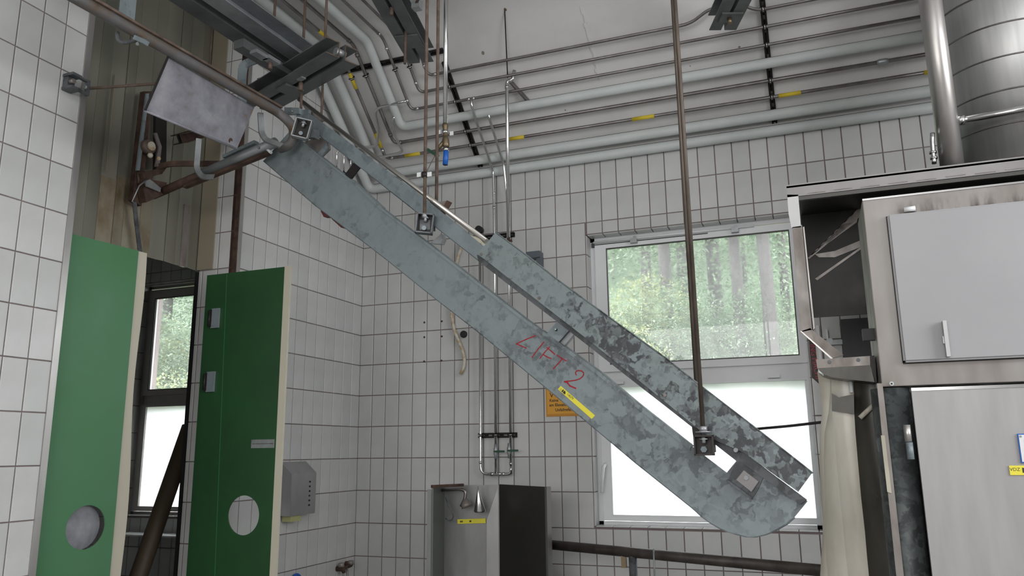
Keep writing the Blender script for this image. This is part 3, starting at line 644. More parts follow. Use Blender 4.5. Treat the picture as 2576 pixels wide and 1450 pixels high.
# folded upper lip, slightly proud
lip = MB()
up_e = [(729, 330), (767, 359.3), (808, 394), (883, 452), (959.4, 522.5), (1110, 637), (1215, 719), (1324.8, 804), (1407, 862), (1510, 937), (1600, 1012), (1739, 1122)]
for a, b in zip(up_e, up_e[1:]):
    w = lambda q: 3 + 9 * max(0, (q[0] - 800) / 940)
    lip.prism([lift(*a), lift(*b), lift(b[0] - 2, b[1] + w(b)), lift(a[0] - 2, a[1] + w(a))], LN * 0.005)
lip.build('folded_lip', 'galv', ch)
BAR = [(775, 283), (812, 309.7), (1000, 450), (1040, 477), (1219, 622), (1480, 822), (1761.8, 1050), (1830, 1105), (1780, 1100), (1739.6, 1074.5), (1600, 965), (1445, 843.5), (1399, 808), (1277, 715), (1202.8, 657), (1040, 529), (884, 404.9), (793, 334.5), (752, 305)]
lsheet(BAR, -0.002, 0.008, 'upper_bar', 'galv_bar', 0.02, [(12, 13), (13, 14), (14, 15), (15, 16), (16, 17)])
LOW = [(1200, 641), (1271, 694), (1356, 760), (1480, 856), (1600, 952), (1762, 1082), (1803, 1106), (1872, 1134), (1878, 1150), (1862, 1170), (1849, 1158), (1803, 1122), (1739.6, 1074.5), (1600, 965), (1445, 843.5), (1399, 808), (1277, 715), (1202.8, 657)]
lsheet(LOW, 0.004, 0.006, 'shaded_rail', 'galv_dark')  # shade under the angle painted as a flat, darker face
COV = [(1247, 584.8), (1324.8, 642.8), (1401, 702.8), (1480, 760.7), (1673, 900), (1768, 976), (1904.6, 1080.8), (2042.6, 1190), (2007.7, 1238), (1870, 1139), (1803, 1110), (1761.8, 1084), (1600, 952), (1480, 856), (1356, 760), (1271, 694), (1200.7, 638.6)]
cv = lsheet(COV, 0.024, 0.004, 'upper_cover', 'galv_cover', 0.02, [(k, k + 1) for k in range(0, 7)])
for x, y in ((1211, 640), (1357, 750), (1674, 995), (1852, 1133)):
    MB().disc(lift(x, y, 0.024), LN, 0.0065 if x != 1852 else 0.008, 0.006, 8).build('screw', 'dirty_steel' if x != 1852 else 'zinc', cv)
lsheet([(1869.7, 1139.5), (2028, 1258.5), (2012.5, 1270), (1860, 1160)], 0.014, 0.012, 'end_angle', 'galv_dark')
br = lsheet([(1850, 1165), (1868, 1145), (1925, 1190), (1905, 1235), (1891, 1256), (1832, 1208)], 0.006, 0.006, 'bearing_mount', 'galv_dark')
lsheet([(1871, 1184), (1907.7, 1212.5), (1890, 1238), (1852, 1207.7)], 0.016, 0.01, 'bearing_plate', 'hood_sheet', parent=br)
MB().disc(lift(1878, 1203, 0.016), LN, 0.008, 0.004, 12).build('bearing_bolt', 'zinc', br)
lsheet([(1829, 1207), (1891, 1252), (1889, 1257), (1826, 1211)], 0.02, 0.016, 'mount_lip', 'galv_dark', parent=br)
# connecting tab with a bolt hole
tb = lsheet([(1374, 842), (1400.7, 809), (1431.8, 830.7), (1405, 861)], 0.002, 0.005, 'link_tab', 'galv_bar')
MB().disc(lift(1399.7, 830.7, 0.002), LN, 0.0062, 0.001, 14).build('bolt_hole', 'black', tb)
MB().disc(lift(1397.7, 828.9, 0.0032), LN, 0.003, 0.001, 10).build('hole_glint', 'white', tb)
lsheet([(1405, 861), (1428, 831), (1446, 838), (1418, 872)], -0.012, 0.02, 'tab_flange', 'zinc')
lsheet([(866.6, 440), (890, 409), (904.9, 421.4), (881, 452.5)], -0.01, 0.01, 'spacer', 'black_steel')
# round bar and guide parts above the upper bar
MB().tube([lift(752, 250, -0.07), lift(1224, 607, -0.012)], 0.0125, 14).build('guide_tube', 'pipe_gloss', lt)
g = lsheet([(1178, 590), (1206, 600), (1222, 618), (1208, 628), (1172, 604)], -0.006, 0.008, 'guide_plate', 'cream')
for x, y in ((1189, 599), (1209, 614)): MB().disc(lift(x, y, -0.006), LN, 0.0035, 0.002, 8).build('screw', 'brass', g)
g = lsheet([(1074, 507), (1096, 509), (1126, 505), (1130, 511), (1118, 530), (1110, 542), (1098, 528), (1080, 516)], -0.03, 0.012, 'rail_bracket', 'dirty_steel')
MB().prism(lpoly([(1124, 504), (1131, 508), (1112, 541), (1106, 536)], -0.024), BK * 0.02).build('bracket_edge', 'rust_dark', g)
# U brackets that carry the lift
def ubracket(cx, cy, w, h, tilt, m, o=0.05):
    # w,h in metres in the plane of the lift; open face towards the camera
    c = lift(cx, cy, o); NN = CAM - c; NN.z = 0; NN = (NN.normalized() + LN * 0.25).normalized(); ex = V((NN.y, -NN.x, 0)).normalized()   # the open side is turned towards the middle of the room
    if ex.dot(RT) < 0: ex = -ex
    ez = V((0, 0, 1)); ca, sa = math.cos(tilt), math.sin(tilt); ax, az = ex * ca + ez * sa, ez * ca - ex * sa
    mb = MB(); t = 0.006; d = 0.035
    q = lambda u, v: c + ax * u + az * v
    for e in (-1, 1): mb.prism([q(e*w/2, -h/2), q(e*(w/2 - t), -h/2), q(e*(w/2 - t), h/2), q(e*w/2, h/2)], NN * d)
    for e in (-1, 1): mb.prism([q(-w/2, e*h/2), q(w/2, e*h/2), q(w/2, e*(h/2 - t)), q(-w/2, e*(h/2 - t))], NN * d)
    b = mb.build('hanger_box', m, lt)
    MB().prism([q(-w/2, -h/2), q(w/2, -h/2), q(w/2, h/2), q(-w/2, h/2)], NN * -t).build('shaded_back', 'black_steel', b)  # shade inside the box put into the black of its back
    MB().disc(q(-0.002, -h * 0.2), NN, 0.012, 0.014, 6).build('nut', 'galv_bar', b)
    MB().tube([q(0, h * 0.1) + NN * 0.02, q(0, h * 0.42) + NN * 0.02], 0.008, 8).build('stud', 'zinc', b)
    MB().tube([q(0, h * 0.27) + NN * 0.02, q(0, h * 0.33) + NN * 0.02], 0.017, 6).build('nut', 'zinc', b)
    mb = MB().box(c - LN * (o / 2 + 0.002) - ez * 0.0, (0.05, 0.04, 0.05), Matrix((ex, -LN, ez)).transposed()); mb.build('bracket_foot', 'galv_dark', b)
    return b
ubracket(1070, 566, 0.083, 0.098, -0.12, 'galv_dark', 0.03)
ubracket(761, 328, 0.09, 0.112, -0.22, 'zinc', 0.13)
hb = ubracket(1772, 1121, 0.07, 0.072, 0.0, 'black_steel', 0.04)
# fittings behind
lsheet([(1082, 612), (1110, 588), (1113, 602), (1108, 614), (1090, 613)], -0.02, 0.03, 'roller_strap', 'zinc')
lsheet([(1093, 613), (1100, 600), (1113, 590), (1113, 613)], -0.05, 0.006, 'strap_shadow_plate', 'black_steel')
lsheet([(765, 358), (800, 345), (824, 352), (826, 374), (806, 394)], -0.03, 0.02, 'rear_bracket', 'dirty_steel')
lsheet([(800, 385), (822, 358), (825, 374), (807, 395)], -0.012, 0.01, 'rear_bracket_plate', 'galv_bar')
lsheet([(1740, 1072), (1755, 1080), (1768, 1100), (1743, 1096)], 0.01, 0.02, 'hanger_plate', 'black_steel')
lsheet([(806, 530), (826, 534), (830, 545), (814, 546)], -0.012, 0.03, 'bolt_pad', 'red_dark')
lsheet([(829, 545), (850, 556), (872, 577), (858, 573), (836, 553)], -0.012, 0.03, 'bolt_pad', 'red_dark')
# blocky connector at the lift head
b = lsheet([(715, 270), (752, 271), (752, 286), (715, 286)], 0.02, 0.03, 'head_block', 'galv_bar')
lsheet([(748, 276), (776, 276), (775, 304), (744, 298)], 0.0, 0.02, 'head_block', 'galv_bar')
MB().disc(lift(737, 281, 0.02), LN, 0.006, 0.012, 8).build('screw', 'zinc', b)
lsheet([(760, 262), (780, 278), (808, 300), (798, 306), (776, 290)], -0.03, 0.03, 'head_plate', 'dirty_steel')
# red marker writing
mb = MB(); T = lambda x, y: lift(1200 + x / 4.8325, 780 + y / 4.8325, 0.0003)
for s_ in ([(708, 315), (590, 362), (478, 413), (540, 440), (600, 466)], [(812, 393), (740, 480), (670, 577)], [(880, 453), (820, 520), (765, 590)], [(850, 460), (900, 500), (945, 542)], [(805, 543), (850, 572), (900, 592)], [(975, 552), (1030, 590), (1088, 622)], [(1035, 600), (980, 660), (928, 718)]):
    stroke([T(*q) for q in s_], 0.0046, LN, 0.0006, mb)
two = [(1207, 792), (1197, 765), (1208, 745), (1235, 738), (1270, 743), (1295, 765), (1296, 790), (1280, 815), (1250, 838), (1200, 856), (1130, 866), (1065, 870)]
stroke([T(*q) for q in two], 0.0046, LN, 0.0006, mb)
stroke([T(*q) for q in [(1062, 875), (1105, 885)]], 0.006, LN, 0.0007, mb); stroke([T(*q) for q in [(1100, 890), (1130, 925), (1200, 955)]], 0.006, LN, 0.0007, mb)
wr = mb.build('red_lettering', 'red_ink', lt); wr['label'] = 'LIFT 2 in red marker'; wr['kind'] = 'stuff'
# yellow inventory label
mb = MB().prism([T(1018, 925), T(985, 966), T(1395, 1328), T(1435, 1285)], LN * 0.0008)
lb = mb.build('inventory_label', 'yellow_label', ch); lb['label'] = 'long yellow label reading 14079'
ex = (T(1435, 1285) - T(1018, 925)).normalized(); ey = LN.cross(ex)
if ey.z < 0: ey = -ey
def onl(x, y): return T(x, y) + LN * 0.0012
text('14079', 0.0145, onl(1133, 1055), ex, ey, 'ink', 'lettering', lt, bold=0.0)
mb = MB()
c = onl(1058, 997)
for q in ([(-0.011, -0.006), (-0.004, -0.006), (-0.004, 0.006), (-0.009, 0.006)], [(-0.002, -0.006), (0.011, -0.006), (0.009, 0.002), (0.003, 0.006), (-0.002, 0.004)]):
    mb.prism([c + ex * u + ey * v for u, v in q], LN * 0.0003)
mb.build('emblem', 'ink', lb)
mb = MB(); c = onl(1022, 968)
for k in range(3): mb.prism([c + ex * u + ey * v for u, v in ((-0.005, k * 0.004 - 0.005), (0.005, k * 0.004 - 0.005), (0.005, k * 0.004 - 0.0035), (-0.005, k * 0.004 - 0.0035))], LN * 0.0003)
mb.build('small_print', 'print_soft', lb)
# ------------------------------------------------------------------ rods and drop pipes that hang from above
def vrod(px, py, pt, r, m, name, label, cat='rod', top=FLAT, n=10):
    tx = pt.x
    if px: q = on_y(px, py, pt.y); tx = pt.x + (q.x - pt.x) * (top - pt.z) / (q.z - pt.z)
    o = MB().tube([(pt.x, pt.y, pt.z), (tx, pt.y, top)], r, n).build(name, m); place(o, (pt.x, pt.y, top)); return tag(o, label, cat)
pA = lift(1068, 548, 0.05); rA = vrod(0, 0, pA, 0.0085, 'rust', 'hanger_rod', 'rusty hanger rod holding the middle box bracket of the lift')
child(rA, MB().tube([pA, pA + V((0, 0, 0.02))], 0.014, 6), 'nut', 'zinc')
pB = lift(1098, 512, -0.08); vrod(0, 0, pB, 0.0085, 'rust', 'hanger_rod', 'rusty hanger rod just left of the bright hose pipe, ending behind the guide tube')
pD = lift(1769, 1086, 0.065); rD = vrod(1698, 0, pD, 0.0082, 'rod', 'hanger_rod', 'long brown rod holding the lower bracket of the lift, in front of the window')
child(rD, MB().tube([pD, pD + V((0, 0, 0.018))], 0.016, 6), 'nut', 'zinc')
child(rD, MB().tube([pD + V((0, 0, -0.004)), pD], 0.028, 12), 'washer', 'zinc')
pE = lift(1751.5, 968, -0.06); vrod(1691, 0, V((pE.x, pE.y, pE.z - 0.25)), 0.0066, 'rod', 'hanger_rod', 'long brown rod beside its twin, passing behind the lift cover')
pv = on_y(1120, 322, -2.0)
hp = thing('hose_pipe', 'bright vertical pipe with a valve and a blue hose end below the ceiling pipes', 'pipe'); hp.location = pv
def rel(mb_, name, m, par): 
    o_ = mb_.build(name, m, par); o_.data.transform(Matrix.Translation(-pv)); return o_
K = lambda x, y, o=0: on_y(x, y, -2.0 + o)
rel(MB().tube([pv, (pv.x, pv.y, FLAT)], 0.0125, 14), 'pipe', 'chrome', hp)
rel(MB().tube([K(1120, 312), K(1120, 318), K(1120, 326), K(1121, 345)], [0.015, 0.017, 0.013, 0.014], 12), 'brass_coupling', 'brass', hp)
vb = rel(MB().tube([K(1121, 342), K(1121, 352), K(1122, 364), K(1123, 372)], [0.013, 0.019, 0.019, 0.016], 12).tube([K(1121, 352), K(1108, 368), K(1101, 378)], [0.014, 0.012, 0.007], 10), 'valve_body', 'brass', hp)
rel(MB().tube([K(1101, 378), K(1068, 442)], 0.0022, 6), 'pull_wire', 'rust', vb)
rel(MB().between(K(1075, 376), K(1103, 394), 0.008, 0.016), 'lever', 'green_lever', hp)
rel(MB().tube([K(1122, 372), K(1122, 381)], 0.016, 12), 'hose_ring', 'chrome', hp)
rel(MB().tube([K(1122, 379), K(1121.5, 395), K(1120, 415)], [0.014, 0.015, 0.0145], 14), 'hose_end', 'blue', hp)
rel(MB().tube([K(1120, 414.6), K(1120, 415.4)], 0.0115, 14), 'hose_mouth', 'black', hp)
cm = rel(MB().tube([K(1120, 329), K(1120, 337)], 0.018, 14), 'pipe_clamp', 'chrome', hp)
for a in (1105, 1136): rel(MB().box(K(a, 333 if a < 1120 else 336), (0.02, 0.006, 0.022)), 'clamp_tab', 'white', cm)
t = thing('pipe_clamp', 'dark pipe clamp with white tabs on the rusty rod above the lift bar', 'clamp'); t.location = on_y(1068, 440, pA.y)
MB().tube([(0, 0, -0.012), (0, 0, 0.012)], 0.015, 12).build('clamp_band', 'black_steel', t)
for e in (-1, 1): MB().box((e * 0.028, -0.003, -e * 0.003), (0.022, 0.006, 0.022)).build('clamp_tab', 'white', t)

# ------------------------------------------------------------------ hanging beams
def chan2(a, b, gap, w, h, up, mats, name, label, cat='beam', t=0.006, rusty_end=None):
    # two channels back to back with a gap between them
    a, b = V(a), V(b); d = (b - a).normalized(); s = d.cross(V((0, 0, 1))).normalized(); u = s.cross(d)
    root = thing(name, label, cat); root.location = a
    for e in (-1, 1):
        prof = lambda x0, x1, z0, z1: [a + s * x0 + u * z0, a + s * x1 + u * z0, a + s * x1 + u * z1, a + s * x0 + u * z1]
        mb = MB(); g = gap / 2
        mb.prism(prof(e * g, e * (g + t), 0, h), b - a)
        for z in (0, h - t): mb.prism(prof(e * (g + t), e * (g + w), z, z + t), b - a)
        c = mb.build('channel', mats[0] if e < 0 else mats[1], root); c.location = -a
        if rusty_end:
            mb = MB(); bb = b + d * 0.001
            for x0, x1, z0, z1 in ((e * g, e * (g + t), 0, h), (e * (g + t), e * (g + w), 0, t), (e * (g + t), e * (g + w), h - t, h)):
                mb.prism([bb + s * x0 + u * z0, bb + s * x1 + u * z0, bb + s * x1 + u * z1, bb + s * x0 + u * z1], d * 0.002)
            q = mb.build('cut_end', rusty_end, c)
    return root, d, s, u
# main double channel, running away from the camera to the cross beam
A = on_z(421 - 150, 0 - 97, 3.88); B = on_z(708, 186, 3.88); C_ = on_z(779, 149, 3.88)
dm = (on_z(708, 186, 3.88) - on_z(421, 0, 3.88)).normalized(); wid = (C_ - B).dot(dm.cross(V((0, 0, 1))).normalized())
sm = dm.cross(V((0, 0, 1))).normalized(); ctr = B + sm * wid / 2
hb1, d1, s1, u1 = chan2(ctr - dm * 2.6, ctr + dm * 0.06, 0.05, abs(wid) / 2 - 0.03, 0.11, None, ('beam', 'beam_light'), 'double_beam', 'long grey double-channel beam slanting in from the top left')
# lower run beneath it with splice plates and a hook
a = on_z(600, 110, 3.8); b = on_z(722, 185, 3.8)
t = thing('splice_bar', 'dark splice bar with bolts bolted under the long double beam', 'bar'); t.location = a
c = MB().between(a, b, 0.07, 0.05).build('bar', 'beam', t); c.location = -a
for x, y in ((652, 138), (683, 152)):
    c = MB().box(on_z(x, y, 3.77), (0.05, 0.09, 0.02), Matrix.Rotation(-0.1, 3, 'Z')).build('plate', 'beam_light', t); c.location = -a
c = MB().tube([on_z(680, 158, 3.76), on_z(680, 158, 3.76) - V((0, 0, 0.04))], 0.012, 6).build('bolt', 'rust', t); c.location = -a
# cross beam with rusty cut end
a = (on_z(648, 238, 3.72) + on_z(708, 268, 3.72)) / 2; b = (on_z(835, 117, 3.72) + on_z(883, 180, 3.72)) / 2
wd = (on_z(883, 180, 3.72) - on_z(835, 117, 3.72)).length
cb, d2, s2, u2 = chan2(a - (b - a) * 0.2, b, 0.035, 0.085, 0.095, None, ('beam', 'beam'), 'cross_beam', 'dark double-channel cross beam with rusty cut end above the lift head', rusty_end='rust')
org = cb.location.copy()
for fr in (0.30, 0.62):
    p_ = a + (b - a) * fr; mb = MB().box(p_ - V((0, 0, 0.006)), (0.11, 0.12, 0.012), Matrix((d2, s2, u2)).transposed())
    if fr < 0.5: c = mb.build('splice_plate', 'beam', cb); c.location = -org
p_ = a + (b - a) * 0.46; c = MB().tube([p_ + V((0, 0, 0.0)), p_ - V((0, 0, 0.05))], 0.013, 8).build('bolt', 'rust', cb); c.location = -org
c = MB().box(p_ + s2 * 0.03 + d2 * 0.05 - V((0, 0, 0.004)), (0.05, 0.03, 0.008), Matrix((d2, s2, u2)).transposed()).build('shim', 'zinc', cb); c.location = -org
c = MB().tube([b + u2 * 0.045 - d2 * 0.02 - s2 * 0.03, b + u2 * 0.045 - d2 * 0.02 + s2 * 0.03], 0.022, 12).build('spacer_washer', 'zinc', cb); c.location = -org
# two ceiling beams further back
def ceil_beam(p, dirv, ln, z, label, name='ceiling_beam', half=0.1):
    d = V(dirv).normalized()
    r_, dd, ss, uu = chan2(p - d * ln, p, 0.022, half, 0.11, None, ('beam', 'beam'), name, label)
    return r_, dd, ss, uu
zc = 4.22
e1 = on_z(1018, 165, zc); e2 = on_z(1092, 160, zc); pe = (on_z(1012, 110, zc) + on_z(1072, 110, zc)) / 2
q1 = on_z(1060, 158, zc); q0 = on_z(972, 0, zc); dbe = (q1 - q0).normalized()
r1, dd, ss, uu = ceil_beam(q1, dbe, 3.0, zc, 'dark double-channel beam hanging from the ceiling above the corner pipes', half=0.075)
org = r1.location.copy()
p_ = on_z(1018, 70, zc - 0.005)
c = MB().box(on_z(1030, 105, zc - 0.006), (0.15, 0.16, 0.008), Matrix((ss, dd, uu)).transposed()).build('end_plate', 'beam', r1); c.location = -org
c = MB().tube([on_z(985, 20, zc), on_z(985, 20, zc) - V((0, 0, 0.05))], 0.012, 6).build('bolt', 'rust', r1); c.location = -org
p_ = on_z(1020, 80, zc - 0.01); pb_ = on_y(1018, 161, p_.y)
c = MB().tube([p_, (p_.x, p_.y, pb_.z)], 0.009, 10).build('stud', 'rust', r1); c.location = -org
q1 = on_z(1818, 76, zc); q0 = on_z(1855, 0, zc); dbe = (q1 - q0).normalized()
r2, dd, ss, uu = ceil_beam(q1, dbe, 2.6, zc, 'dark double-channel beam end hanging at the top, right of the long rods', half=0.075)
org = r2.location.copy()
c = MB().box(on_z(1838, 44, zc - 0.006), (0.13, 0.1, 0.012), Matrix((ss, dd, uu)).transposed()).build('end_plate', 'beam', r2); c.location = -org
c = MB().tube([on_z(1835, 46, zc - 0.012), on_z(1835, 46, zc - 0.012) - V((0, 0, 0.035))], 0.015, 8).build('bolt', 'brass', r2); c.location = -org
c = MB().box(on_z(1049, 12, zc), (0.05, 0.05, 0.06)).build('beam_clamp', 'zinc', r1); c.location = -org; c.location = -r1.location
c = MB().between(on_z(1045, 10, zc), on_z(1056, -8, zc), 0.012, 0.012).build('brace', 'rust', r1); c.location = -r1.location

# ------------------------------------------------------------------ rusty overhead rail at the left and its plate
RZ_ = 3.50
ra, rb = on_z(200, 0, RZ_), on_z(700, 283, RZ_)
rd = (rb - ra).normalized()
hd = lambda x, y: on_y(x, y, rb.y + 0.03)
rail_pts = [ra - rd * 1.6, ra, rb, hd(724, 303), hd(738, 322), hd(741, 346), hd(728, 366), hd(704, 374)]
rr_ = thing('overhead_rail', 'rusty overhead rail slanting in from the top left and curling down at the lift head', 'rail'); rr_.location = rb
c = MB().tube(fillet(rail_pts, 0.03, 4), 0.027, 14).build('tube', 'rust_rail', rr_); c.location = -rb
s_ = rd.cross(V((0, 0, 1))).normalized()
c = MB().prism([ra - rd * 1.6 + V((0, 0, 0.02)) - s_ * 0.012, ra - rd * 1.6 + V((0, 0, 0.02)) + s_ * 0.03, ra - rd * 1.6 + V((0, 0, 0.032)) + s_ * 0.03, ra - rd * 1.6 + V((0, 0, 0.032)) - s_ * 0.012], rd * ((rb - ra).length + 1.6)).build('top_strip', 'rust', rr_); c.location = -rb
P4 = [on_z(422, 142, 3.48), on_z(640, 270, 3.48), on_z(596, 375, 3.21), on_z(364, 278, 3.21)]
n4 = (P4[1] - P4[0]).cross(P4[3] - P4[0]).normalized()
o = MB().prism(P4, n4 * 0.006)
rim = [P4[0], P4[3]]
dp = o.build('deflector_plate', 'plate'); place(dp, P4[0]); tag(dp, 'large weathered grey plate hanging slanted under the rusty rail', 'plate')
child(dp, MB().tube([P4[3], P4[2]], 0.007, 8), 'rolled_edge', 'plate')
child(dp, MB().disc(P4[2] * 0.9 + P4[0] * 0.1 + n4 * (0.006 if n4.dot(CAM - P4[0]) > 0 else 0), n4, 0.014, 0.002, 10), 'rust_spot', 'rust_dark')
child(dp, MB().prism([P4[0], P4[3], P4[3] - (P4[1] - P4[0]).normalized() * 0.005, P4[0] - (P4[1] - P4[0]).normalized() * 0.005], -n4 * 0.012), 'back_flange', 'black_steel')
def flatbar(pts, w, t, m, name, label=None, cat='bracket', side=None, parent=None, rad=0.03):
    P = fillet(pts, rad, 5); mb = MB()
    for p0, p1 in zip(P, P[1:]):
        if (p1 - p0).length < 1e-5: continue
        d = (p1 - p0).normalized(); sd = V(side).normalized(); nn = d.cross(sd).normalized(); p1 = p1 + d * t * 0.3
        mb.prism([p0 - sd * w / 2 - nn * t / 2, p0 + sd * w / 2 - nn * t / 2, p0 + sd * w / 2 + nn * t / 2, p0 - sd * w / 2 + nn * t / 2], p1 - p0)
    o = mb.build(name, m, parent)
    if label: place(o, P[0]); tag(o, label, cat)
    return o
Z1 = lambda x, y, z: on_z(x, y, z)
yv = rb.y
H = lambda x, y, o=0.0: on_y(x, y, yv + o)
side_h = V((0.75, -0.66, 0))
flatbar([H(706, 150, 0.1), H(655, 147, 0.1), H(612, 162, 0.1), H(608, 200, 0.1), H(610, 300, 0.1)], 0.012, 0.05, 'galv_bar', 'carrier_hook', 'large galvanised hanger hook left of the cross beam, reaching down to the rail', 'hook', side=side_h, rad=0.04)
flatbar([H(655, 285, -0.06), H(658, 335, -0.06), H(668, 352, -0.06), H(705, 366, -0.06)], 0.02, 0.03, 'zinc', 'carrier_hook', 'galvanised hook bracket between the deflector plate and the lift head', 'hook', side=side_h, rad=0.02)
T0 = on_x(385, 492, -0.27); T1 = lift(694, 358, 0.06)
TP = lambda f: T0.lerp(T1, f)
tt = thing('support_tube', 'galvanised tube rising from the wall opening to the lift head', 'tube'); tt.location = T1
c = MB().tube([TP(0), TP(0.45)], 0.026, 14).build('dark_section', 'rust_dark', tt); c.location = -T1
c = MB().tube([TP(0.42), TP(1.0)], 0.03, 16).build('tube', 'beam_light', tt); c.location = -T1
c = MB().between(TP(0.28) - V((0, 0, 0.035)), TP(0.95) - V((0, 0, 0.05)), 0.03, 0.02).build('flange', 'rust_dark', tt); c.location = -T1
c = MB().between(TP(0.6) + V((0, 0, 0.045)), TP(0.85) + V((0, 0, 0.05)), 0.04, 0.02).build('cap_plate', 'galv_bar', tt); c.location = -T1
c = MB().disc(TP(0.9) + V((0, -0.03, -0.01)), (0, -1, 0), 0.007, 0.01, 8).build('bolt', 'zinc', tt); c.location = -T1
c = MB().tube([lift(668, 374, 0.07), lift(682, 384, 0.07)], 0.009, 10).build('white_peg', 'white', tt); c.location = -T1
TPx = TP(0.42)
HK = lambda x, y: on_y(x, y, TPx.y - 0.04)
flatbar([HK(500, 350), HK(494, 425), HK(508, 446), HK(535, 446)], 0.02, 0.032, 'zinc', 'carrier_hook', 'galvanised hook strap carrying the tube in front of the wall opening', 'hook', side=side_h, rad=0.03)
# dark stub beam under the plate, far side
a = on_z(455, 372, 3.25); 
a = on_y(456, 362, -2.05); b = on_y(545, 335, -1.75)
r3, _, _, _ = chan2(a, b, 0.02, 0.05, 0.06, None, ('black_steel', 'rust_dark'), 'stub_beam', 'short dark channel beam poking out beneath the deflector plate')
# brown flat bar from the wall opening to the tube
flatbar([on_x(395, 420, -0.2), on_x(430, 412, -0.1), on_y(560, 412, -1.95)], 0.012, 0.035, 'rust_dark', 'rusty_bar', 'dark rusty bar running right from the trolley in the opening', 'bar', side=(0, 1, 0), rad=0.05)
# wall bracket with rod
W0 = on_x(165, 212, 0.0)
wb = thing('wall_bracket', 'dark cast bracket bolted to the tiles at the top left with a rod socket', 'bracket'); wb.location = W0
mb = MB().box((0.02, 0.0, 0.0), (0.04, 0.04, 0.085)); mb.box((0.045, -0.0, 0.036), (0.07, 0.055, 0.014)); mb.box((0.045, 0.0, -0.036), (0.07, 0.055, 0.014)); mb.build('clamp_body', 'galv_dark', wb)
mb = MB(); q0 = V((0.05, 0.03, 0.0))
for z in (0.035, -0.035): mb.box((0.065, 0.045, z), (0.02, 0.06, 0.01))
mb.box((0.065, 0.075, 0), (0.024, 0.012, 0.085)); mb.build('yoke', 'galv_dark', wb)
MB().tube([(0.045, -0.01, 0), (0.072, -0.01, 0)], 0.013, 6).build('bolt', 'dirty_steel', wb)
MB().tube([(0.065, 0.055, 0), (0.065, 0.07, 0)], 0.014, 6).build('nut', 'zinc', wb)
ro = W0 + V((0.065, 0.08, 0)); pe_ = on_y(392, 211, -2.75)
o = pipe('stay_rod', [ro, pe_], 0.0075, 'rust', 'rusty level rod from the wall bracket to the deflector plate', 0.01, 10, 'rod')
# vertical hanger straps and rods at the top left
def vert(px, py0, py1, y, r, m, name, label, cat='rod', top=None):
    a = on_y(px, py1, y); zt = top if top is not None else on_y(px, py0, y).z
    o = MB().tube([a, (a.x, a.y, zt)], r, 10).build(name, m); place(o, a); return tag(o, label, cat)
vert(688, 0, 80, -2.0, 0.0085, 'rust', 'hanger_rod', 'rusty rod ending on the long double beam, leftmost at the top', top=FLAT)
vert(762, 0, 132, -1.9, 0.0085, 'rust', 'hanger_rod', 'rusty rod going down to the far end of the long double beam', top=FLAT)
vert(817, 0, 118, -2.12, 0.008, 'rust', 'hanger_rod', 'rusty rod reaching the cross beam from above, right of two others', top=FLAT)
vert(757, 236, 273, -2.08, 0.008, 'rust', 'hanger_rod', 'short rusty stud between the cross beam and the lift head block')
vert(808, 214, 308, -2.0, 0.0075, 'rust', 'hanger_rod', 'short rusty rod below the cross beam, ending at the guide tube')
vert(527, 66, 168, -1.8, 0.007, 'rust', 'hanger_rod', 'thin rusty rod in front of the sheet cladding, above the rail')
a = on_z(318, 50, 3.55)
o = MB().box((a.x, a.y, 4.1), (0.045, 0.05, 1.2)).build('hanger_bar', 'galv_bar'); place(o, (a.x, a.y, FLAT)); tag(o, 'wide galvanised hanger bar standing on the rusty rail near the top left', 'bar')
a = on_z(330, 88, 3.45)
t = thing('rail_clamp', 'dark rounded clamp gripping the rusty rail from below', 'clamp'); t.location = a
K1 = lambda x, y: on_y(x, y, a.y) - a
MB().tube(fillet([K1(295, 82), K1(296, 100), K1(310, 109), K1(345, 100), K1(340, 88)], 0.02, 4), 0.009, 8).build('loop', 'galv_dark', t)
MB().box(K1(355, 102), (0.07, 0.03, 0.02), Matrix.Rotation(0.5, 3, 'Y')).build('plate', 'galv_bar', t)
MB().disc(K1(349, 112), (0, -1, 0), 0.008, 0.01, 8).build('bolt', 'zinc', t)
# small zinc clamps left of the cross beam
a = on_y(665, 203, -1.9)
t = thing('beam_clip', 'small pale zinc clip left of the cross beam, above the rusty rail', 'clip'); t.location = a
MB().box((0, 0, 0), (0.09, 0.03, 0.035)).build('clip_body', 'zinc', t); MB().box((0.075, 0, -0.004), (0.07, 0.03, 0.03)).build('clip_plate', 'galv_bar', t)
MB().box((0.02, -0.01, -0.03), (0.03, 0.02, 0.02)).build('screw_pad', 'rust_dark', t)

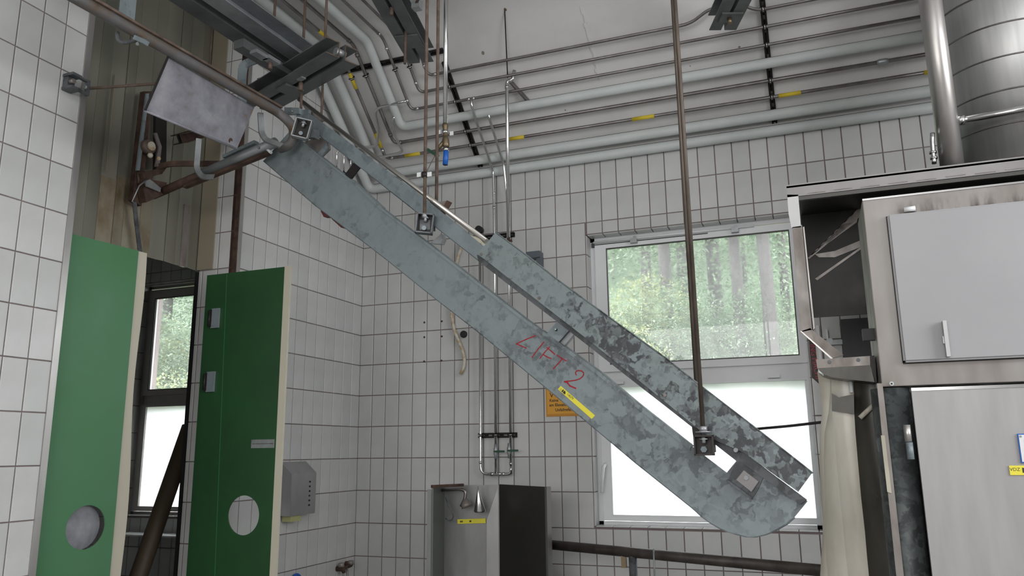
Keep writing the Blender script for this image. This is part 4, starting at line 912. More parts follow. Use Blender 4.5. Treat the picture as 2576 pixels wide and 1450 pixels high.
# ------------------------------------------------------------------ opening: sheet cladding, doors, trolley
XS = -0.325; ZS = 2.812
cl = thing('sheet_cladding', 'dull stainless sheet cladding hanging in the wall opening above the green door', 'cladding'); cl.location = (XS, -2.2, ZS)
ys = [-2.80, -2.67, -2.56, -2.47, -2.37, -2.27, -2.19, -2.08, -1.97, -1.86, -1.76, -1.66, -1.50]
for k in range(len(ys) - 1):
    y0, y1 = ys[k], ys[k + 1]; dx = (0.0, 0.018, 0.006, 0.02)[k % 4]; dx2 = (0.012, 0.004, 0.018, 0.0)[k % 4]
    mb = MB(); z0 = ZS if k != 5 else ZS + 0.002
    mb.prism([(XS + dx, y0, z0), (XS + dx2, y1, z0), (XS + dx2 - 0.003, y1, z0), (XS + dx - 0.003, y0, z0)], (0, 0, 4.69 - z0))
    c = mb.build('sheet_panel', 'sheet', cl); c.location = -V(cl.location)
    if k in (4, 5, 6, 7):
        zz = 3.1 + 0.03 * k
        mb = MB().prism([(XS + dx + 0.001, y0, z0), (XS + dx2 + 0.001, y1, z0), (XS + dx2 + 0.002, y1, z0), (XS + dx + 0.002, y0, z0)], (0, 0, zz - z0))
        c = mb.build('stained_patch', 'sheet_stain', cl); c.location = -V(cl.location)
for k, y in enumerate((-2.36,)):
    c = MB().box((XS + 0.024, y, 3.55), (0.004, 0.007, 0.62)).build('seam_strip', 'sheet_tan', cl); c.location = -V(cl.location)
c = MB().box((-0.245, OY1 - 0.012, (ZS + 4.69) / 2), (0.13, 0.008, 4.69 - ZS)).build('jamb_sheet', 'sheet_tan', cl); c.location = -V(cl.location)
def holed(x0, x1, z0, z1, hx, hz, hr, n=40):
    # rectangle with a round hole in (u, w) coordinates: rings of points for front and back
    outer, inner = [], []
    angs = sorted([2 * PI * k / n for k in range(n)] + [math.atan2(z - hz, x - hx) % (2 * PI) for x in (x0, x1) for z in (z0, z1)])
    for q in angs:
        c, s = math.cos(q), math.sin(q)
        t = min([(x1 - hx) / c if c > 1e-9 else 1e9, (x0 - hx) / c if c < -1e-9 else 1e9, (z1 - hz) / s if s > 1e-9 else 1e9, (z0 - hz) / s if s < -1e-9 else 1e9])
        outer.append((hx + c * t, hz + s * t)); inner.append((hx + c * hr, hz + s * hr))
    return outer, inner
def holed_mesh(mb, fn, th, *a):
    # fn(u, w, d) -> world point
    o, i = holed(*a); n = len(o)
    vs = [fn(*p, 0) for p in o] + [fn(*p, 0) for p in i] + [fn(*p, th) for p in o] + [fn(*p, th) for p in i]
    fs = []
    for k in range(n):
        j = (k + 1) % n
        fs += [(k, j, n + j, n + k), (2*n + k, 3*n + k, 3*n + j, 2*n + j), (k, 2*n + k, 2*n + j, j), (n + k, n + j, 3*n + j, 3*n + k)]
    return mb.add(vs, fs)
# near door, closed in the opening
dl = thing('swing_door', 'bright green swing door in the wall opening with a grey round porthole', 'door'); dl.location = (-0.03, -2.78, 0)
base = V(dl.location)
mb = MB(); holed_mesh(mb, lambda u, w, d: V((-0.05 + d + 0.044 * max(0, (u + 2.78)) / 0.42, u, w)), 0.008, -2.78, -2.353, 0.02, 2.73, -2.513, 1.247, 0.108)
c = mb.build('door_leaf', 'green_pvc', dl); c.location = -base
c = MB().disc((-0.052, -2.513, 1.247), (1, 0, 0), 0.112, 0.004, 40).build('porthole', 'plate', dl); c.location = -base
mb = MB(); k = 40
for q in range(k):
    z0, z1 = 0.02 + 2.71 * q / k, 0.02 + 2.71 * (q + 1) / k
    f = lambda z: 0.055 + 0.012 * math.sin(z * 5.1 + 1) + 0.012 * (2.7 - z)
    mb.add([(-0.006, -2.353, z0), (-0.001, -2.353 + f(z0), z0), (-0.001, -2.353 + f(z1), z1), (-0.006, -2.353, z1), (-0.01, -2.353, z0), (-0.005, -2.353 + f(z0), z0), (-0.005, -2.353 + f(z1), z1), (-0.01, -2.353, z1)], [(0, 1, 2, 3), (7, 6, 5, 4), (1, 5, 6, 2)])
c = mb.build('edge_seal', 'cream', dl); c.location = -base
c = MB().box((-0.06, -2.285, 1.36), (0.02, 0.04, 2.68)).build('rubber_gasket', 'black', dl); c.location = -base
# far door, swung out into the room
YD = -1.7
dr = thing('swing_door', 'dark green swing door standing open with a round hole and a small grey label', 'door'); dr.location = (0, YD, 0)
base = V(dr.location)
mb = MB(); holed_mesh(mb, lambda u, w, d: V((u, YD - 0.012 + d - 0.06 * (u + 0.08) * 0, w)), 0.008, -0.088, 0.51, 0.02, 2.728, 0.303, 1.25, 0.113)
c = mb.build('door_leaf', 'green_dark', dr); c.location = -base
jx0 = on_y(573, 700, YD).x; jx1 = on_y(553, 1440, YD).x
c = MB().prism([(jx1, YD - 0.0125, 0.02), (jx1 + 0.004, YD - 0.0125, 0.02), (jx0 + 0.004, YD - 0.0125, 2.72), (jx0, YD - 0.0125, 2.72)], (0, -0.001, 0)).build('joint_line', 'green_line', dr); c.location = -base
c = MB().box((0.533, YD - 0.006, 1.375), (0.045, 0.014, 2.71)).build('edge_seal', 'cream', dr); c.location = -base
for x, y in ((542, 801), (530, 961)):
    p_ = on_y(x, y, YD - 0.02)
    h = MB().box(p_, (0.06, 0.012, 0.125)).build('hinge_plate', 'galv_bar', dr); h.location = -base
    h2 = MB().tube([p_ + V((-0.045, 0, -0.05)), p_ + V((-0.045, 0, 0.05))], 0.013, 10).box(p_ + V((-0.035, 0, 0)), (0.02, 0.02, 0.11)).build('hinge_knuckle', 'black_steel', h)
p_ = on_y(661, 1117, YD - 0.014)
lb2 = MB().box(p_, (0.166, 0.002, 0.05)).build('door_label', 'zinc', dr); lb2.location = -base
c = MB().box(p_ + V((0, -0.0015, 0)), (0.15, 0.001, 0.004)).build('print_line', 'galv_dark', lb2)
# trolley track and rollers in front of the cladding
tr = thing('trolley_track', 'dark rusty upright track with rollers in front of the sheet cladding', 'track'); t0 = on_x(345, 380, XS + 0.06); tr.location = t0
def XT(x, y, o=0.06): return on_x(x, y, XS + o) - t0
MB().prism([XT(352, 232), XT(372, 232), XT(345, 520), XT(322, 505)], (0.035, 0, 0)).build('upright', 'rust_dark', tr)
MB().prism([XT(365, 236, 0.1), XT(372, 236, 0.1), XT(348, 430, 0.1), XT(340, 430, 0.1)], (0.012, 0, 0)).build('zinc_edge', 'galv_bar', tr)
MB().prism([XT(386, 268, 0.05), XT(414, 275, 0.05), XT(412, 425, 0.05), XT(384, 430, 0.05)], (0.02, 0, 0)).build('rear_upright', 'black_steel', tr)
p_ = XT(370, 370, 0.12); MB().tube([p_ - V((0.02, 0, 0)), p_ + V((0.03, 0, 0))], [0.045, 0.042], 16).build('roller', 'rust', tr)
MB().tube([p_ + V((0.03, 0, 0)), p_ + V((0.04, 0, 0))], 0.028, 14).build('roller_face', 'hose', tr)
for x, y, r in ((378, 391, 0.017), (399, 399, 0.014)):
    c_ = XT(x, y, 0.14); MB().tube([c_ + V((0, 0, -r)), c_ + V((0, 0, -r * 0.6)), c_, c_ + V((0, 0, r * 0.6)), c_ + V((0, 0, r))], [r * 0.3, r * 0.8, r, r * 0.8, r * 0.3], 12).build('ball', 'hose', tr)
MB().prism([XT(385, 335, 0.13), XT(392, 335, 0.13), XT(404, 370, 0.13), XT(398, 420, 0.13), XT(388, 420, 0.13), XT(396, 370, 0.13)], (0.01, 0, 0)).build('guide_strap', 'dirty_steel', tr)
MB().prism([XT(345, 437, 0.1), XT(395, 425, 0.1), XT(402, 410, 0.1), XT(410, 420, 0.1), XT(395, 440, 0.1), XT(350, 452, 0.1)], (0.04, 0, 0)).build('cross_arm', 'rust_dark', tr)
MB().prism([XT(350, 452, 0.1), XT(404, 462, 0.1), XT(402, 490, 0.1), XT(352, 512, 0.1), XT(345, 480, 0.1)], (0.05, 0, 0)).build('gear_case', 'rust_dark', tr)
MB().prism([XT(362, 455, 0.16), XT(375, 452, 0.16), XT(402, 474, 0.16), XT(400, 484, 0.16), XT(366, 470, 0.16)], (0.01, 0, 0)).build('pale_cover', 'zinc', tr)
MB().tube([XT(332, 508, 0.17), XT(350, 468, 0.17), XT(368, 454, 0.17)], 0.004, 6).build('bent_rod', 'zinc', tr)
MB().prism([XT(345, 435, 0.1), XT(384, 432, 0.1), XT(384, 452, 0.1), XT(346, 462, 0.1)], (0.005, 0, 0)).build('red_patch', 'rust', tr)
flatbar([on_x(338, 508, XS + 0.1), on_x(343, 560, XS + 0.1), on_x(352, 632, XS + 0.1)], 0.03, 0.006, 'galv_dark', 'rubber_strap', 'dark strap hanging from the trolley track down to the green door top', 'strap', side=(0, 1, 0), rad=0.02)
vs_ = MB().box((XS + 0.01, -1.70, 3.02), (0.02, 0.05, 0.42)).build('steel_post', 'dirty_steel'); place(vs_, (XS, -1.7, 2.81)); tag(vs_, 'narrow dark steel post on the right part of the sheet cladding', 'post')
# leaning pole seen through the opening
a = on_x(478, 1075, -0.55); b = on_x(352, 1440, -0.55)
o = MB().tube([b + (b - a) * 0.8, a], 0.055, 14).build('leaning_pole', mat('worn_wood_pole', (0.07, 0.05, 0.03), 0.6)); place(o, a); tag(o, 'dark pole leaning across the far window behind the wall opening', 'pole')
# dark lining right of the doorway view and white strips standing in for reflections low in the annex
o = MB().box((-0.312, OY1 - 0.002, 1.4), (0.022, 0.02, 2.8)).build('jamb_seal', 'black'); place(o, (-0.312, OY1, 0)); tag(o, 'black rubber seal along the far jamb of the opening', 'seal')
for k, z in enumerate((0.93, 0.49)):
    o = MB().box((-1.75, -0.13, z), (1.1, 0.2, 0.012)).build('wall_reflection', 'white'); place(o, (-1.75, -0.13, z)); tag(o, ('upper', 'lower')[k] + ' of two white strips that stand in for reflections below the far window', 'reflection')

# ------------------------------------------------------------------ small things on the walls
# hand dispenser on the left wall
p0 = on_x(706, 1300, 0.0)
dsp = thing('soap_dispenser', 'stainless wall dispenser with a slotted front beside the dark green door', 'dispenser')
y0d, y1d, z0d, z1d = -0.99, -0.70, 1.185, 1.505; dsp.location = (0, (y0d + y1d) / 2, z0d)
bs = V(dsp.location)
c = MB().prism([(0.007, y0d, z0d), (0.007, y0d, z1d + 0.04), (0.10, y0d, z1d - 0.04), (0.10, y0d, z0d)], (0, y1d - y0d, 0)).build('housing', 'cab', dsp); c.location = -bs
for k in range(6):
    c = MB().box((0.1005, y1d - 0.075, z1d - 0.10 - 0.032 * k), (0.002, 0.018, 0.012)).build('level_slot', 'black', dsp); c.location = -bs
c = MB().box((0.05, y0d + 0.09, z0d - 0.02), (0.07, 0.12, 0.04)).build('soap_bottle', mat('soap', (0.42, 0.43, 0.2), 0.4), dsp); c.location = -bs
# tap at the corner
tp = thing('wall_tap', 'old brown wall mixer tap low in the room corner', 'tap'); t0 = V((0.0, -0.2, 0.745)); tp.location = t0
MB().tube([(0.005, -0.05, 0), (0.06, -0.05, 0), (0.07, -0.05, -0.03)], [0.02, 0.018, 0.012], 12).build('tap_body', 'rust_dark', tp)
MB().tube([(0.005, 0.07, 0.02), (0.06, 0.07, 0.02)], [0.02, 0.02], 12).tube([(0.05, -0.06, 0.0), (0.05, 0.075, 0.01)], 0.014, 10).build('mixer_bar', 'rust_dark', tp)
for y in (-0.06, 0.07): MB().tube([(0.05, y, 0.015), (0.05, y, 0.045)], [0.024, 0.02], 10).build('tap_knob', 'dirty_steel', tp)
MB().tube(fillet([(0.06, 0.0, 0), (0.07, 0, -0.06), (0.1, -0.02, -0.12)], 0.03), 0.008, 8).build('spout', 'steel', tp)
a = on_x(742, 1448, 0.01)
o = MB().tube([V((0.02, a.y + 0.06 * math.cos(q), a.z - 0.055 + 0.06 * math.sin(q))) for q in [PI * k / 10 for k in range(11)]], 0.009, 8).build('wall_hook', 'blue'); place(o, a); tag(o, 'small dark blue hoop on the left wall at the bottom edge', 'hook')
# screw holes
for k, (x, y) in enumerate(((1068, 812), (1112, 809), (1068, 849), (1112, 847), (1067.5, 910), (1111, 908))):
    p_ = on_y(x, y, 0.0)
    o = MB().disc((p_.x, 0.0, p_.z), (0, -1, 0), 0.0085, 0.005, 10).build('screw_plug', 'rust_dark'); place(o, (p_.x, 0, p_.z))
    tag(o, 'rusty screw plug, %s of six, on the tiles left of the hanging hose' % ('top left', 'top right', 'middle left', 'middle right', 'bottom left', 'bottom right')[k], 'plug', 'screw plugs left of the hose')
p_ = on_y(1168, 842, 0.0)
o = MB().tube([(p_.x, 0.0, p_.z), (p_.x, -0.02, p_.z), (p_.x, -0.024, p_.z)], [0.028, 0.028, 0.022], 20).build('rubber_plug', 'black'); place(o, (p_.x, 0, p_.z)); tag(o, 'round black rubber plug in the tiled wall beside the hanging hose', 'plug')
hs = [(1163, 612), (1150, 655), (1143, 700), (1137, 745), (1136, 795), (1141, 825), (1150, 850), (1163, 880), (1169, 905), (1167, 925), (1158, 942)]
o = pipe('hose', [on_y(x, y, -0.035) for x, y in hs], 0.013, 'hose', 'dirty white hose hanging down the tiles behind the lift', 0.03, 10, 'hose')
# junction box with conduit behind the cover
p_ = on_y(1345, 650, -0.05)
jb = thing('cable_bracket', 'dark grey plastic wall bracket behind the upper lift cover', 'bracket'); jb.location = p_
MB().box((0.0, 0.0, 0.02), (0.11, 0.09, 0.05)).build('housing', 'grey_plastic', jb); MB().box((0.04, 0.01, -0.05), (0.035, 0.07, 0.12)).build('arm', 'grey_plastic', jb)
MB().tube([(-0.14, -0.02, 0.035), (-0.03, -0.02, 0.022)], 0.01, 8).build('white_pin', 'cream', jb)
# orange warning sign
sx0, sx1, sz0_, sz1_ = 1.617, 1.905, 1.848, 2.06
sg = MB().box(((sx0 + sx1) / 2, -0.006, (sz0_ + sz1_) / 2), (sx1 - sx0, 0.004, sz1_ - sz0_)).build('warning_sign', 'orange_sign'); place(sg, ((sx0 + sx1) / 2, -0.006, (sz0_ + sz1_) / 2))
tag(sg, 'orange warning sign with black German text, partly hidden by the lift', 'sign')
so = V(sg.location)
mb = MB()
for a, b, c_, d in rects(sx0 + 0.004, sx1 - 0.004, sz0_ + 0.004, sz1_ - 0.004, [(sx0 + 0.007, sx1 - 0.007, sz0_ + 0.009, sz1_ - 0.007)]): mb.box(((a + b) / 2, -0.0085, (c_ + d) / 2), (b - a, 0.001, d - c_))
c = mb.build('border', 'sign_edge', sg); c.location = -so
EX, EZ = V((1, 0, 0)), V((0, 0, 1))
for s_, sz_, x, z in (('V', 0.05, sx0 + 0.045, 2.004), ('Keine', 0.03, sx0 + 0.062, 1.966), ('am Elevator', 0.03, sx0 + 0.098, 1.932), ('Unfallgefahr', 0.03, sx0 + 0.143, 1.895)):
    c = text(s_, sz_, (x, -0.0085, z), EX, EZ, 'ink', 'lettering', sg, bold=0.0006); c.location = -so
mb = MB()
for k in range(22): mb.box((sx0 + 0.016 + k * 0.0115, -0.0085, sz0_ + 0.0155), (0.008, 0.001, 0.005))
c = mb.build('small_print', 'sign_edge', sg); c.location = -so; c['kind'] = 'stuff'
# handrail
A = on_y(1372, 1370, -0.35); B = on_y(2075, 1437, -1.0)
hr = thing('handrail', 'thick dark brown handrail pipe below the window, right of the wash booth', 'handrail'); hr.location = A
MB().tube([V((0, 0, 0)) - (B - A).normalized() * 0.1, B - A], 0.031, 16).build('rail_pipe', mat('tarred_pipe', (0.055, 0.045, 0.04), 0.45, 0.3, build=noisy([(0.3, (0.035, 0.028, 0.026)), (0.7, (0.09, 0.075, 0.065))], scale=12)), hr)
f = lambda x: (B - A) * x
MB().tube([f(0.37) - V((0, 0, 0.02)), f(0.37) - V((0, 0, A.z))], 0.026, 12).build('post', 'galv_dark', hr)
MB().box(f(0.335) - V((0, 0, 0.06)), (0.03, 0.03, 0.07)).build('cast_lug', 'brass', hr)
MB().tube([f(0.455) + V((0, -0.034, 0.04)), f(0.455) + V((0, -0.04, -0.2))], 0.0055, 8).build('s_hook', 'zinc', hr)

# ------------------------------------------------------------------ wash booth
wbx = thing('wash_booth', 'stainless wash booth with one dark wing against the tiled wall', 'booth'); o0 = V((1.2, -0.3, 0)); wbx.location = o0
def wp(mb_, name, m, par=None):
    o_ = mb_.build(name, m, par or wbx)
    if par is None: o_.location = -o0
    else: o_.location = (0, 0, 0)
    return o_
zt = 1.362
bkx0, bkx1 = on_y(1115, 1235, -0.2).x, on_y(1256, 1222, -0.2).x
rx1 = on_y(1371, 1222, -0.55)
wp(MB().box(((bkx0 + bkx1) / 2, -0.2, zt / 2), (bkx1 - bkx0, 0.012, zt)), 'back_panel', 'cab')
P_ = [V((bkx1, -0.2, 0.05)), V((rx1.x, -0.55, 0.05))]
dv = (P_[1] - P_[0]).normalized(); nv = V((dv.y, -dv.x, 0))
wp(MB().prism([P_[0], P_[1], P_[1] - nv * 0.012, P_[0] - nv * 0.012], (0, 0, zt + 0.006 - 0.05)), 'wing_panel', 'cab_dark')  # booth steel darkened in colour to carry a dark reflection
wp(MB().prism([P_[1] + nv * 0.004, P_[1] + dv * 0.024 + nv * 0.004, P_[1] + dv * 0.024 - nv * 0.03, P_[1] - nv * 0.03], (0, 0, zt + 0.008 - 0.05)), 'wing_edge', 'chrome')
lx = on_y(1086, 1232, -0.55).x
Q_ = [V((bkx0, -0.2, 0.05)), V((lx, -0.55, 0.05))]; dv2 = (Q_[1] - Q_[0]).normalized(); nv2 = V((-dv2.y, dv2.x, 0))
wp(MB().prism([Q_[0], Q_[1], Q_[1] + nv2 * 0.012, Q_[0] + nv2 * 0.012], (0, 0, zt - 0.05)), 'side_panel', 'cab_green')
wp(MB().box((lx - 0.012, -0.556, zt / 2), (0.03, 0.012, zt - 0.03)), 'side_edge', 'cab')
# reflection on the back panel, given the shape of an added sheet
wp(MB().prism([(bkx1 - 0.004, -0.206, zt - 0.01), (bkx1 - 0.09, -0.215, 1.12), (bkx1 - 0.1, -0.215, 0.1), (bkx1 - 0.004, -0.206, 0.1)], (0, -0.006, 0)), 'reflection_sheet', 'cab')
wp(MB().between((lx, -0.55, zt + 0.004), (on_y(1165, 1231, -0.3).x, -0.3, zt + 0.004), 0.02, 0.02), 'top_rim', 'rust_dark')
# shower arm, cone and hook
TT = lambda x, y, d=-0.3: on_y(x, y, d)
fc = wp(MB().tube(fillet([TT(1105, 1234), TT(1158, 1231), TT(1172, 1236), TT(1170, 1256), TT(1160, 1275)], 0.03, 5), 0.012, 12), 'faucet_arm', 'steel')
wp(MB().tube([TT(1172, 1255), TT(1172, 1268), TT(1175, 1276)], [0.012, 0.035, 0.042], 14), 'spray_bowl', 'dirty_steel')
sc_ = tag(place(MB().tube([TT(1203, 1224), TT(1203, 1240), TT(1207, 1286), TT(1207, 1290)], [0.006, 0.009, 0.043, 0.038], 18).build('spray_cone', 'chrome'), TT(1203, 1224)), 'shiny metal spray cone hanging in the wash booth', 'spray head')
hk = pipe('meat_hook', [TT(1121, 1253), TT(1128, 1270), TT(1138, 1290), TT(1141, 1300), TT(1137, 1309), TT(1129, 1311), TT(1121, 1305)], 0.0045, 'galv_dark', 'thin dark steel hook on the back panel of the wash booth', 0.012, 8, 'hook')
p_ = on_y(1186, 1312, -0.215); l3 = MB().box(p_, (0.222, 0.002, 0.032), Matrix.Rotation(-0.045, 3, 'Y')).build('inventory_label', 'yellow_label', wbx); l3.location = -o0
mb = MB()
for dx, w_ in ((-0.085, 0.009), (-0.073, 0.009), (-0.008, 0.014)): mb.box(p_ + V((dx, -0.0015, 0.004 * dx / 0.08)), (w_, 0.001, 0.012))
c = mb.build('emblem', 'ink', l3)

# ------------------------------------------------------------------ scalding machine on the right
YF = -2.0; zT, zB = 2.655, 1.845; XL = 3.752
mc = thing('control_cabinet', 'stained stainless control cabinet with a grey hinged door at the right', 'cabinet'); m0 = V((XL, YF, zB)); mc.location = m0
def mp(mb_, name, m, par=None):
    o_ = mb_.build(name, m, par or mc)
    if par is None: o_.location = -m0
    return o_
XR = 5.2
mp(MB().box(((XL + XR) / 2, YF + 0.2, (zT + zB) / 2), (XR - XL, 0.4, zT - zB)), 'cabinet_body', 'dirty_steel')
mp(MB().box(((XL + XR) / 2, YF - 0.004, (zT + zB) / 2), (XR - XL - 0.004, 0.006, zT - zB - 0.004)), 'front_plate', 'cab_front')
mp(MB().box(((XL + XR) / 2, YF - 0.004, zT - 0.002), (XR - XL, 0.014, 0.008)), 'top_edge', 'chrome')
dz1, dz0, dx0 = 2.578, 1.948, on_y(2233, 700, YF - 0.04).x
dz1 = on_y(2236, 540, YF - 0.04).z; dz0 = on_y(2275, 912, YF - 0.04).z; dx0 = on_y(2250, 700, YF - 0.04).x
bm = bmesh.new(); bmesh.ops.create_cube(bm, size=1)
for v in bm.verts: v.co = V((dx0 + 0.75 + v.co.x * 1.5, YF - 0.024 + v.co.y * 0.034, (dz0 + dz1) / 2 + v.co.z * (dz1 - dz0)))
bmesh.ops.bevel(bm, geom=[e for e in bm.edges], offset=0.008, segments=3, affect='EDGES')
me = bpy.data.meshes.new('cabinet_door'); bm.to_mesh(me); bm.free(); me.materials.append(M['box_door'])
cd = bpy.data.objects.new('cabinet_door', me); COL.objects.link(cd); cd.parent = mc; cd.location = -m0
MB().box(on_y(2380, 853, YF - 0.06), (0.014, 0.03, 0.145)).box(on_y(2378, 856, YF - 0.045), (0.02, 0.02, 0.03)).build('handle', 'cab', cd)
# gasket line round the door
mp(MB().box((dx0 + 0.75, YF - 0.009, dz0 + 0.002), (1.5, 0.006, 0.012)).box((dx0 + 0.001, YF - 0.009, (dz0 + dz1) / 2), (0.008, 0.006, dz1 - dz0)), 'door_gasket', 'black_steel')
p_ = on_y(2288, 527, YF - 0.02); mp(MB().tube([p_ + V((-0.022, 0, 0)), p_ + V((0.022, 0, 0.002))], 0.011, 10), 'cap_screw', 'white')
p_ = on_y(2243, 966, YF - 0.01); mp(MB().disc(p_, (0, -1, 0), 0.009, 0.005, 12), 'screw', 'zinc')
p_ = on_y(2243, 966, YF - 0.016); mp(MB().disc(p_, (0, -1, 0), 0.004, 0.001, 6), 'screw_socket', 'black')
for q in ((2185, 843),): 
    a = on_y(q[0], q[1], YF + 0.1); mp(MB().box(a, (0.05, 0.04, 0.05)), 'limit_switch', 'black')
# hood above
hd_ = thing('extract_hood', 'wide stainless extract hood with a dark inside behind the control cabinet', 'hood'); h0 = V((3.5, -1.5, 2.9)); hd_.location = h0
def hp_(mb_, name, m): o_ = mb_.build(name, m, hd_); o_.location = -h0; return o_
YH = -1.5; HT = on_y(1978, 466, YH).z; HX = on_y(1978, 466, YH).x
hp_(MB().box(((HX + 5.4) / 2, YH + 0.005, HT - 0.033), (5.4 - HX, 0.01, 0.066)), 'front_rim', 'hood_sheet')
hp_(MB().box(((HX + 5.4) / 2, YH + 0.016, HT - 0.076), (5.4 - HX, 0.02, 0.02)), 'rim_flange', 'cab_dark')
hp_(MB().box(((HX + 5.4) / 2, (YH - 0.75) / 2, HT - 0.012), (5.4 - HX, 0.75 + YH * -1 - 1.5 + 0.0 if False else 0.75, 0.01)), 'top_sheet', 'hood_shade')
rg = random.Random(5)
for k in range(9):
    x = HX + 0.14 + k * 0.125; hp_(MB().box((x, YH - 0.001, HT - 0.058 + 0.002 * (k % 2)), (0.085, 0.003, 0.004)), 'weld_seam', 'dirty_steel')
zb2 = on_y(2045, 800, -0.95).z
hp_(MB().box(((HX + 0.06 + 5.4) / 2, -0.95, (zb2 + HT) / 2), (5.4 - HX - 0.06, 0.01, HT - zb2)), 'back_sheet', 'hood_shade')
hp_(MB().box(((HX + 0.06 + 5.4) / 2, -0.965, zb2 + 0.012), (5.4 - HX - 0.06, 0.03, 0.026)), 'bottom_lip', 'hood_shade')
for pts in (((2032, 650), (2036, 652), (2164, 545), (2164, 520), (2155, 560)), ((2050, 640), (2060, 648), (2100, 648), (2165, 622), (2165, 605), (2100, 632)), ((2050, 702), (2056, 706), (2165, 628), (2165, 622)), ((2185, 500), (2215, 498), (2223, 478), (2213, 468), (2205, 480))):
    hp_(MB().prism([on_y(x, y, -0.958) for x, y in pts], (0, -0.003, 0)), 'hood_reflection', 'dirty_steel')  # reflections inside the hood, built as pale strips on its back
# left edge of the hood: bright flange at top, brown strip, diagonal arm
XH = lambda x, y, yy=YH: on_y(x, y, yy)
hp_(MB().prism([XH(1980, 490), XH(2008, 490), XH(2015, 572), XH(1991, 574), XH(1984, 540)], (0, 0.02, 0)), 'corner_flange', 'cab')
hp_(MB().prism([XH(1993, 572), XH(2018, 568), XH(2043, 830), XH(2014, 836)], (0, 0.03, 0)), 'side_strip', 'dirty_steel')
hp_(MB().prism([XH(2020, 572, -1.3), XH(2023, 570, -1.3), XH(2050, 826, -1.3), XH(2046, 830, -1.3)], (0, 0.03, 0)), 'inner_edge', 'stainless')
arm = hp_(MB().prism([XH(2014, 834), XH(2038, 826), XH(2122, 894), XH(2092, 902)], (0, 0.02, 0)), 'diagonal_arm', 'dirty_steel')
hp_(MB().prism([XH(2013, 834, -1.501), XH(2016, 833, -1.501), XH(2095, 902, -1.501), XH(2090, 903, -1.501)], (0, 0.004, 0)), 'arm_edge', 'stainless')
# lettered strip
ls = [on_y(2030, 800, -1.2), on_y(2044, 800, -1.2), on_y(2062, 968, -1.2), on_y(2042, 950, -1.2)]
o = hp_(MB().prism(ls, (0, 0.006, 0)), 'lettered_strip', mat('dark_red_brown', (0.05, 0.03, 0.03), 0.6)); o['label'] = 'narrow dark strip with red capital letters'
exl = (on_y(2060, 960, -1.2) - on_y(2042, 860, -1.2)).normalized(); c0 = on_y(2050, 910, -1.2) + V((0, -0.002, 0))
c = text('ING MACHI', 0.036, c0, exl, V((1, 0, 0)), 'red_ink', 'lettering', o); c.location = (0, 0, 0)
# tray bracket between the arm and the cabinet
yb_ = -1.85; tb_ = thing('bracket_tray', 'stainless bracket bar with a curved dark underside, left of the cabinet', 'bracket'); b0 = on_y(2055, 905, yb_); tb_.location = b0
XB = lambda x, y, yy=yb_: on_y(x, y, yy) - b0
MB().prism([XB(2053, 905), XB(2188, 896), XB(2189, 919), XB(2056, 927)], (0, 0.014, 0)).build('bar', 'dirty_steel', tb_)
MB().prism([XB(2058, 927), XB(2189, 919), XB(2203, 962), XB(2140, 956), XB(2095, 950), XB(2072, 942), XB(2062, 934)], (0, 0.3, 0)).build('curved_tray', 'curtain_dark', tb_)
MB().prism([XB(2188, 896), XB(2200, 895), XB(2206, 962), XB(2200, 962), XB(2190, 920)], (0, 0.1, 0)).build('end_plate', 'black_steel', tb_)
for x, y in ((2086, 911), (2159, 906)): MB().disc(XB(x, y, yb_ - 0.001), (0, -1, 0), 0.008, 0.006, 8).build('bolt', 'galv_dark', tb_)
# curtain below: bulging sheets of different finish
YC = -1.7
def strip(xa, xb, name, m, par, ya=YC, dy=0.0, label=None):
    # xa/xb: left and right outline as px lists over heights
    mb = MB(); n = len(xa); vs = []
    for (x, y), (x2, y2) in zip(xa, xb): vs += [on_y(x, y, ya), on_y(x2, y2, ya + dy)]
    vs2 = [v + V((0, 0.006, 0)) for v in vs]
    fs = [(2*k, 2*k+1, 2*k+3, 2*k+2) for k in range(n-1)] + [(2*n+2*k, 2*n+2*k+2, 2*n+2*k+3, 2*n+2*k+1) for k in range(n-1)]
    fs += [(2*k, 2*k+2, 2*n+2*k+2, 2*n+2*k) for k in range(n-1)]
    mb.add([v - c0_ for v in vs + vs2], fs, True); return mb.build(name, m, par)
c0_ = on_y(2080, 1450, YC)
ct = thing('splash_curtain', 'bulging pale and dark splash sheets hanging left of the galvanised post', 'curtain'); ct.location = c0_
E0 = [(2056, 935), (2063, 990), (2068, 1040), (2062, 1090), (2061, 1160), (2064, 1250), (2070, 1340), (2066, 1400), (2062, 1470)]
E1 = [(2088, 935), (2088, 990), (2084, 1040), (2074, 1090), (2072, 1160), (2075, 1250), (2076, 1340), (2078, 1400), (2084, 1470)]
E2 = [(2092, 935), (2092, 990), (2094, 1040), (2098, 1090), (2104, 1160), (2113, 1250), (2122, 1340), (2128, 1400), (2136, 1470)]
E3 = [(2144, 935), (2148, 990), (2149, 1040), (2152, 1090), (2158, 1160), (2166, 1250), (2176, 1340), (2181, 1400), (2188, 1470)]
E4 = [(2200, 935), (2206, 990), (2210, 1040), (2216, 1090), (2226, 1160), (2238, 1250), (2248, 1340), (2254, 1400), (2262, 1470)]
strip(E0, E1, 'outer_film', 'skylit', ct, YC + 0.02, -0.02); strip(E1, E2, 'film', 'skylit', ct, YC, -0.03)
strip(E2, E3, 'pale_sheet', 'skylit', ct, YC - 0.03, 0.02); strip(E3, E4, 'dark_sheet', 'curtain_dark', ct, YC - 0.01, 0.0)
dk = MB().prism([on_y(x, y, YC - 0.035) - c0_ for x, y in ((2092, 990), (2110, 1000), (2148, 992), (2149, 1042), (2120, 1038), (2093, 1034))], (0, 0.004, 0)).build('dark_patch', 'curtain_dark', ct)
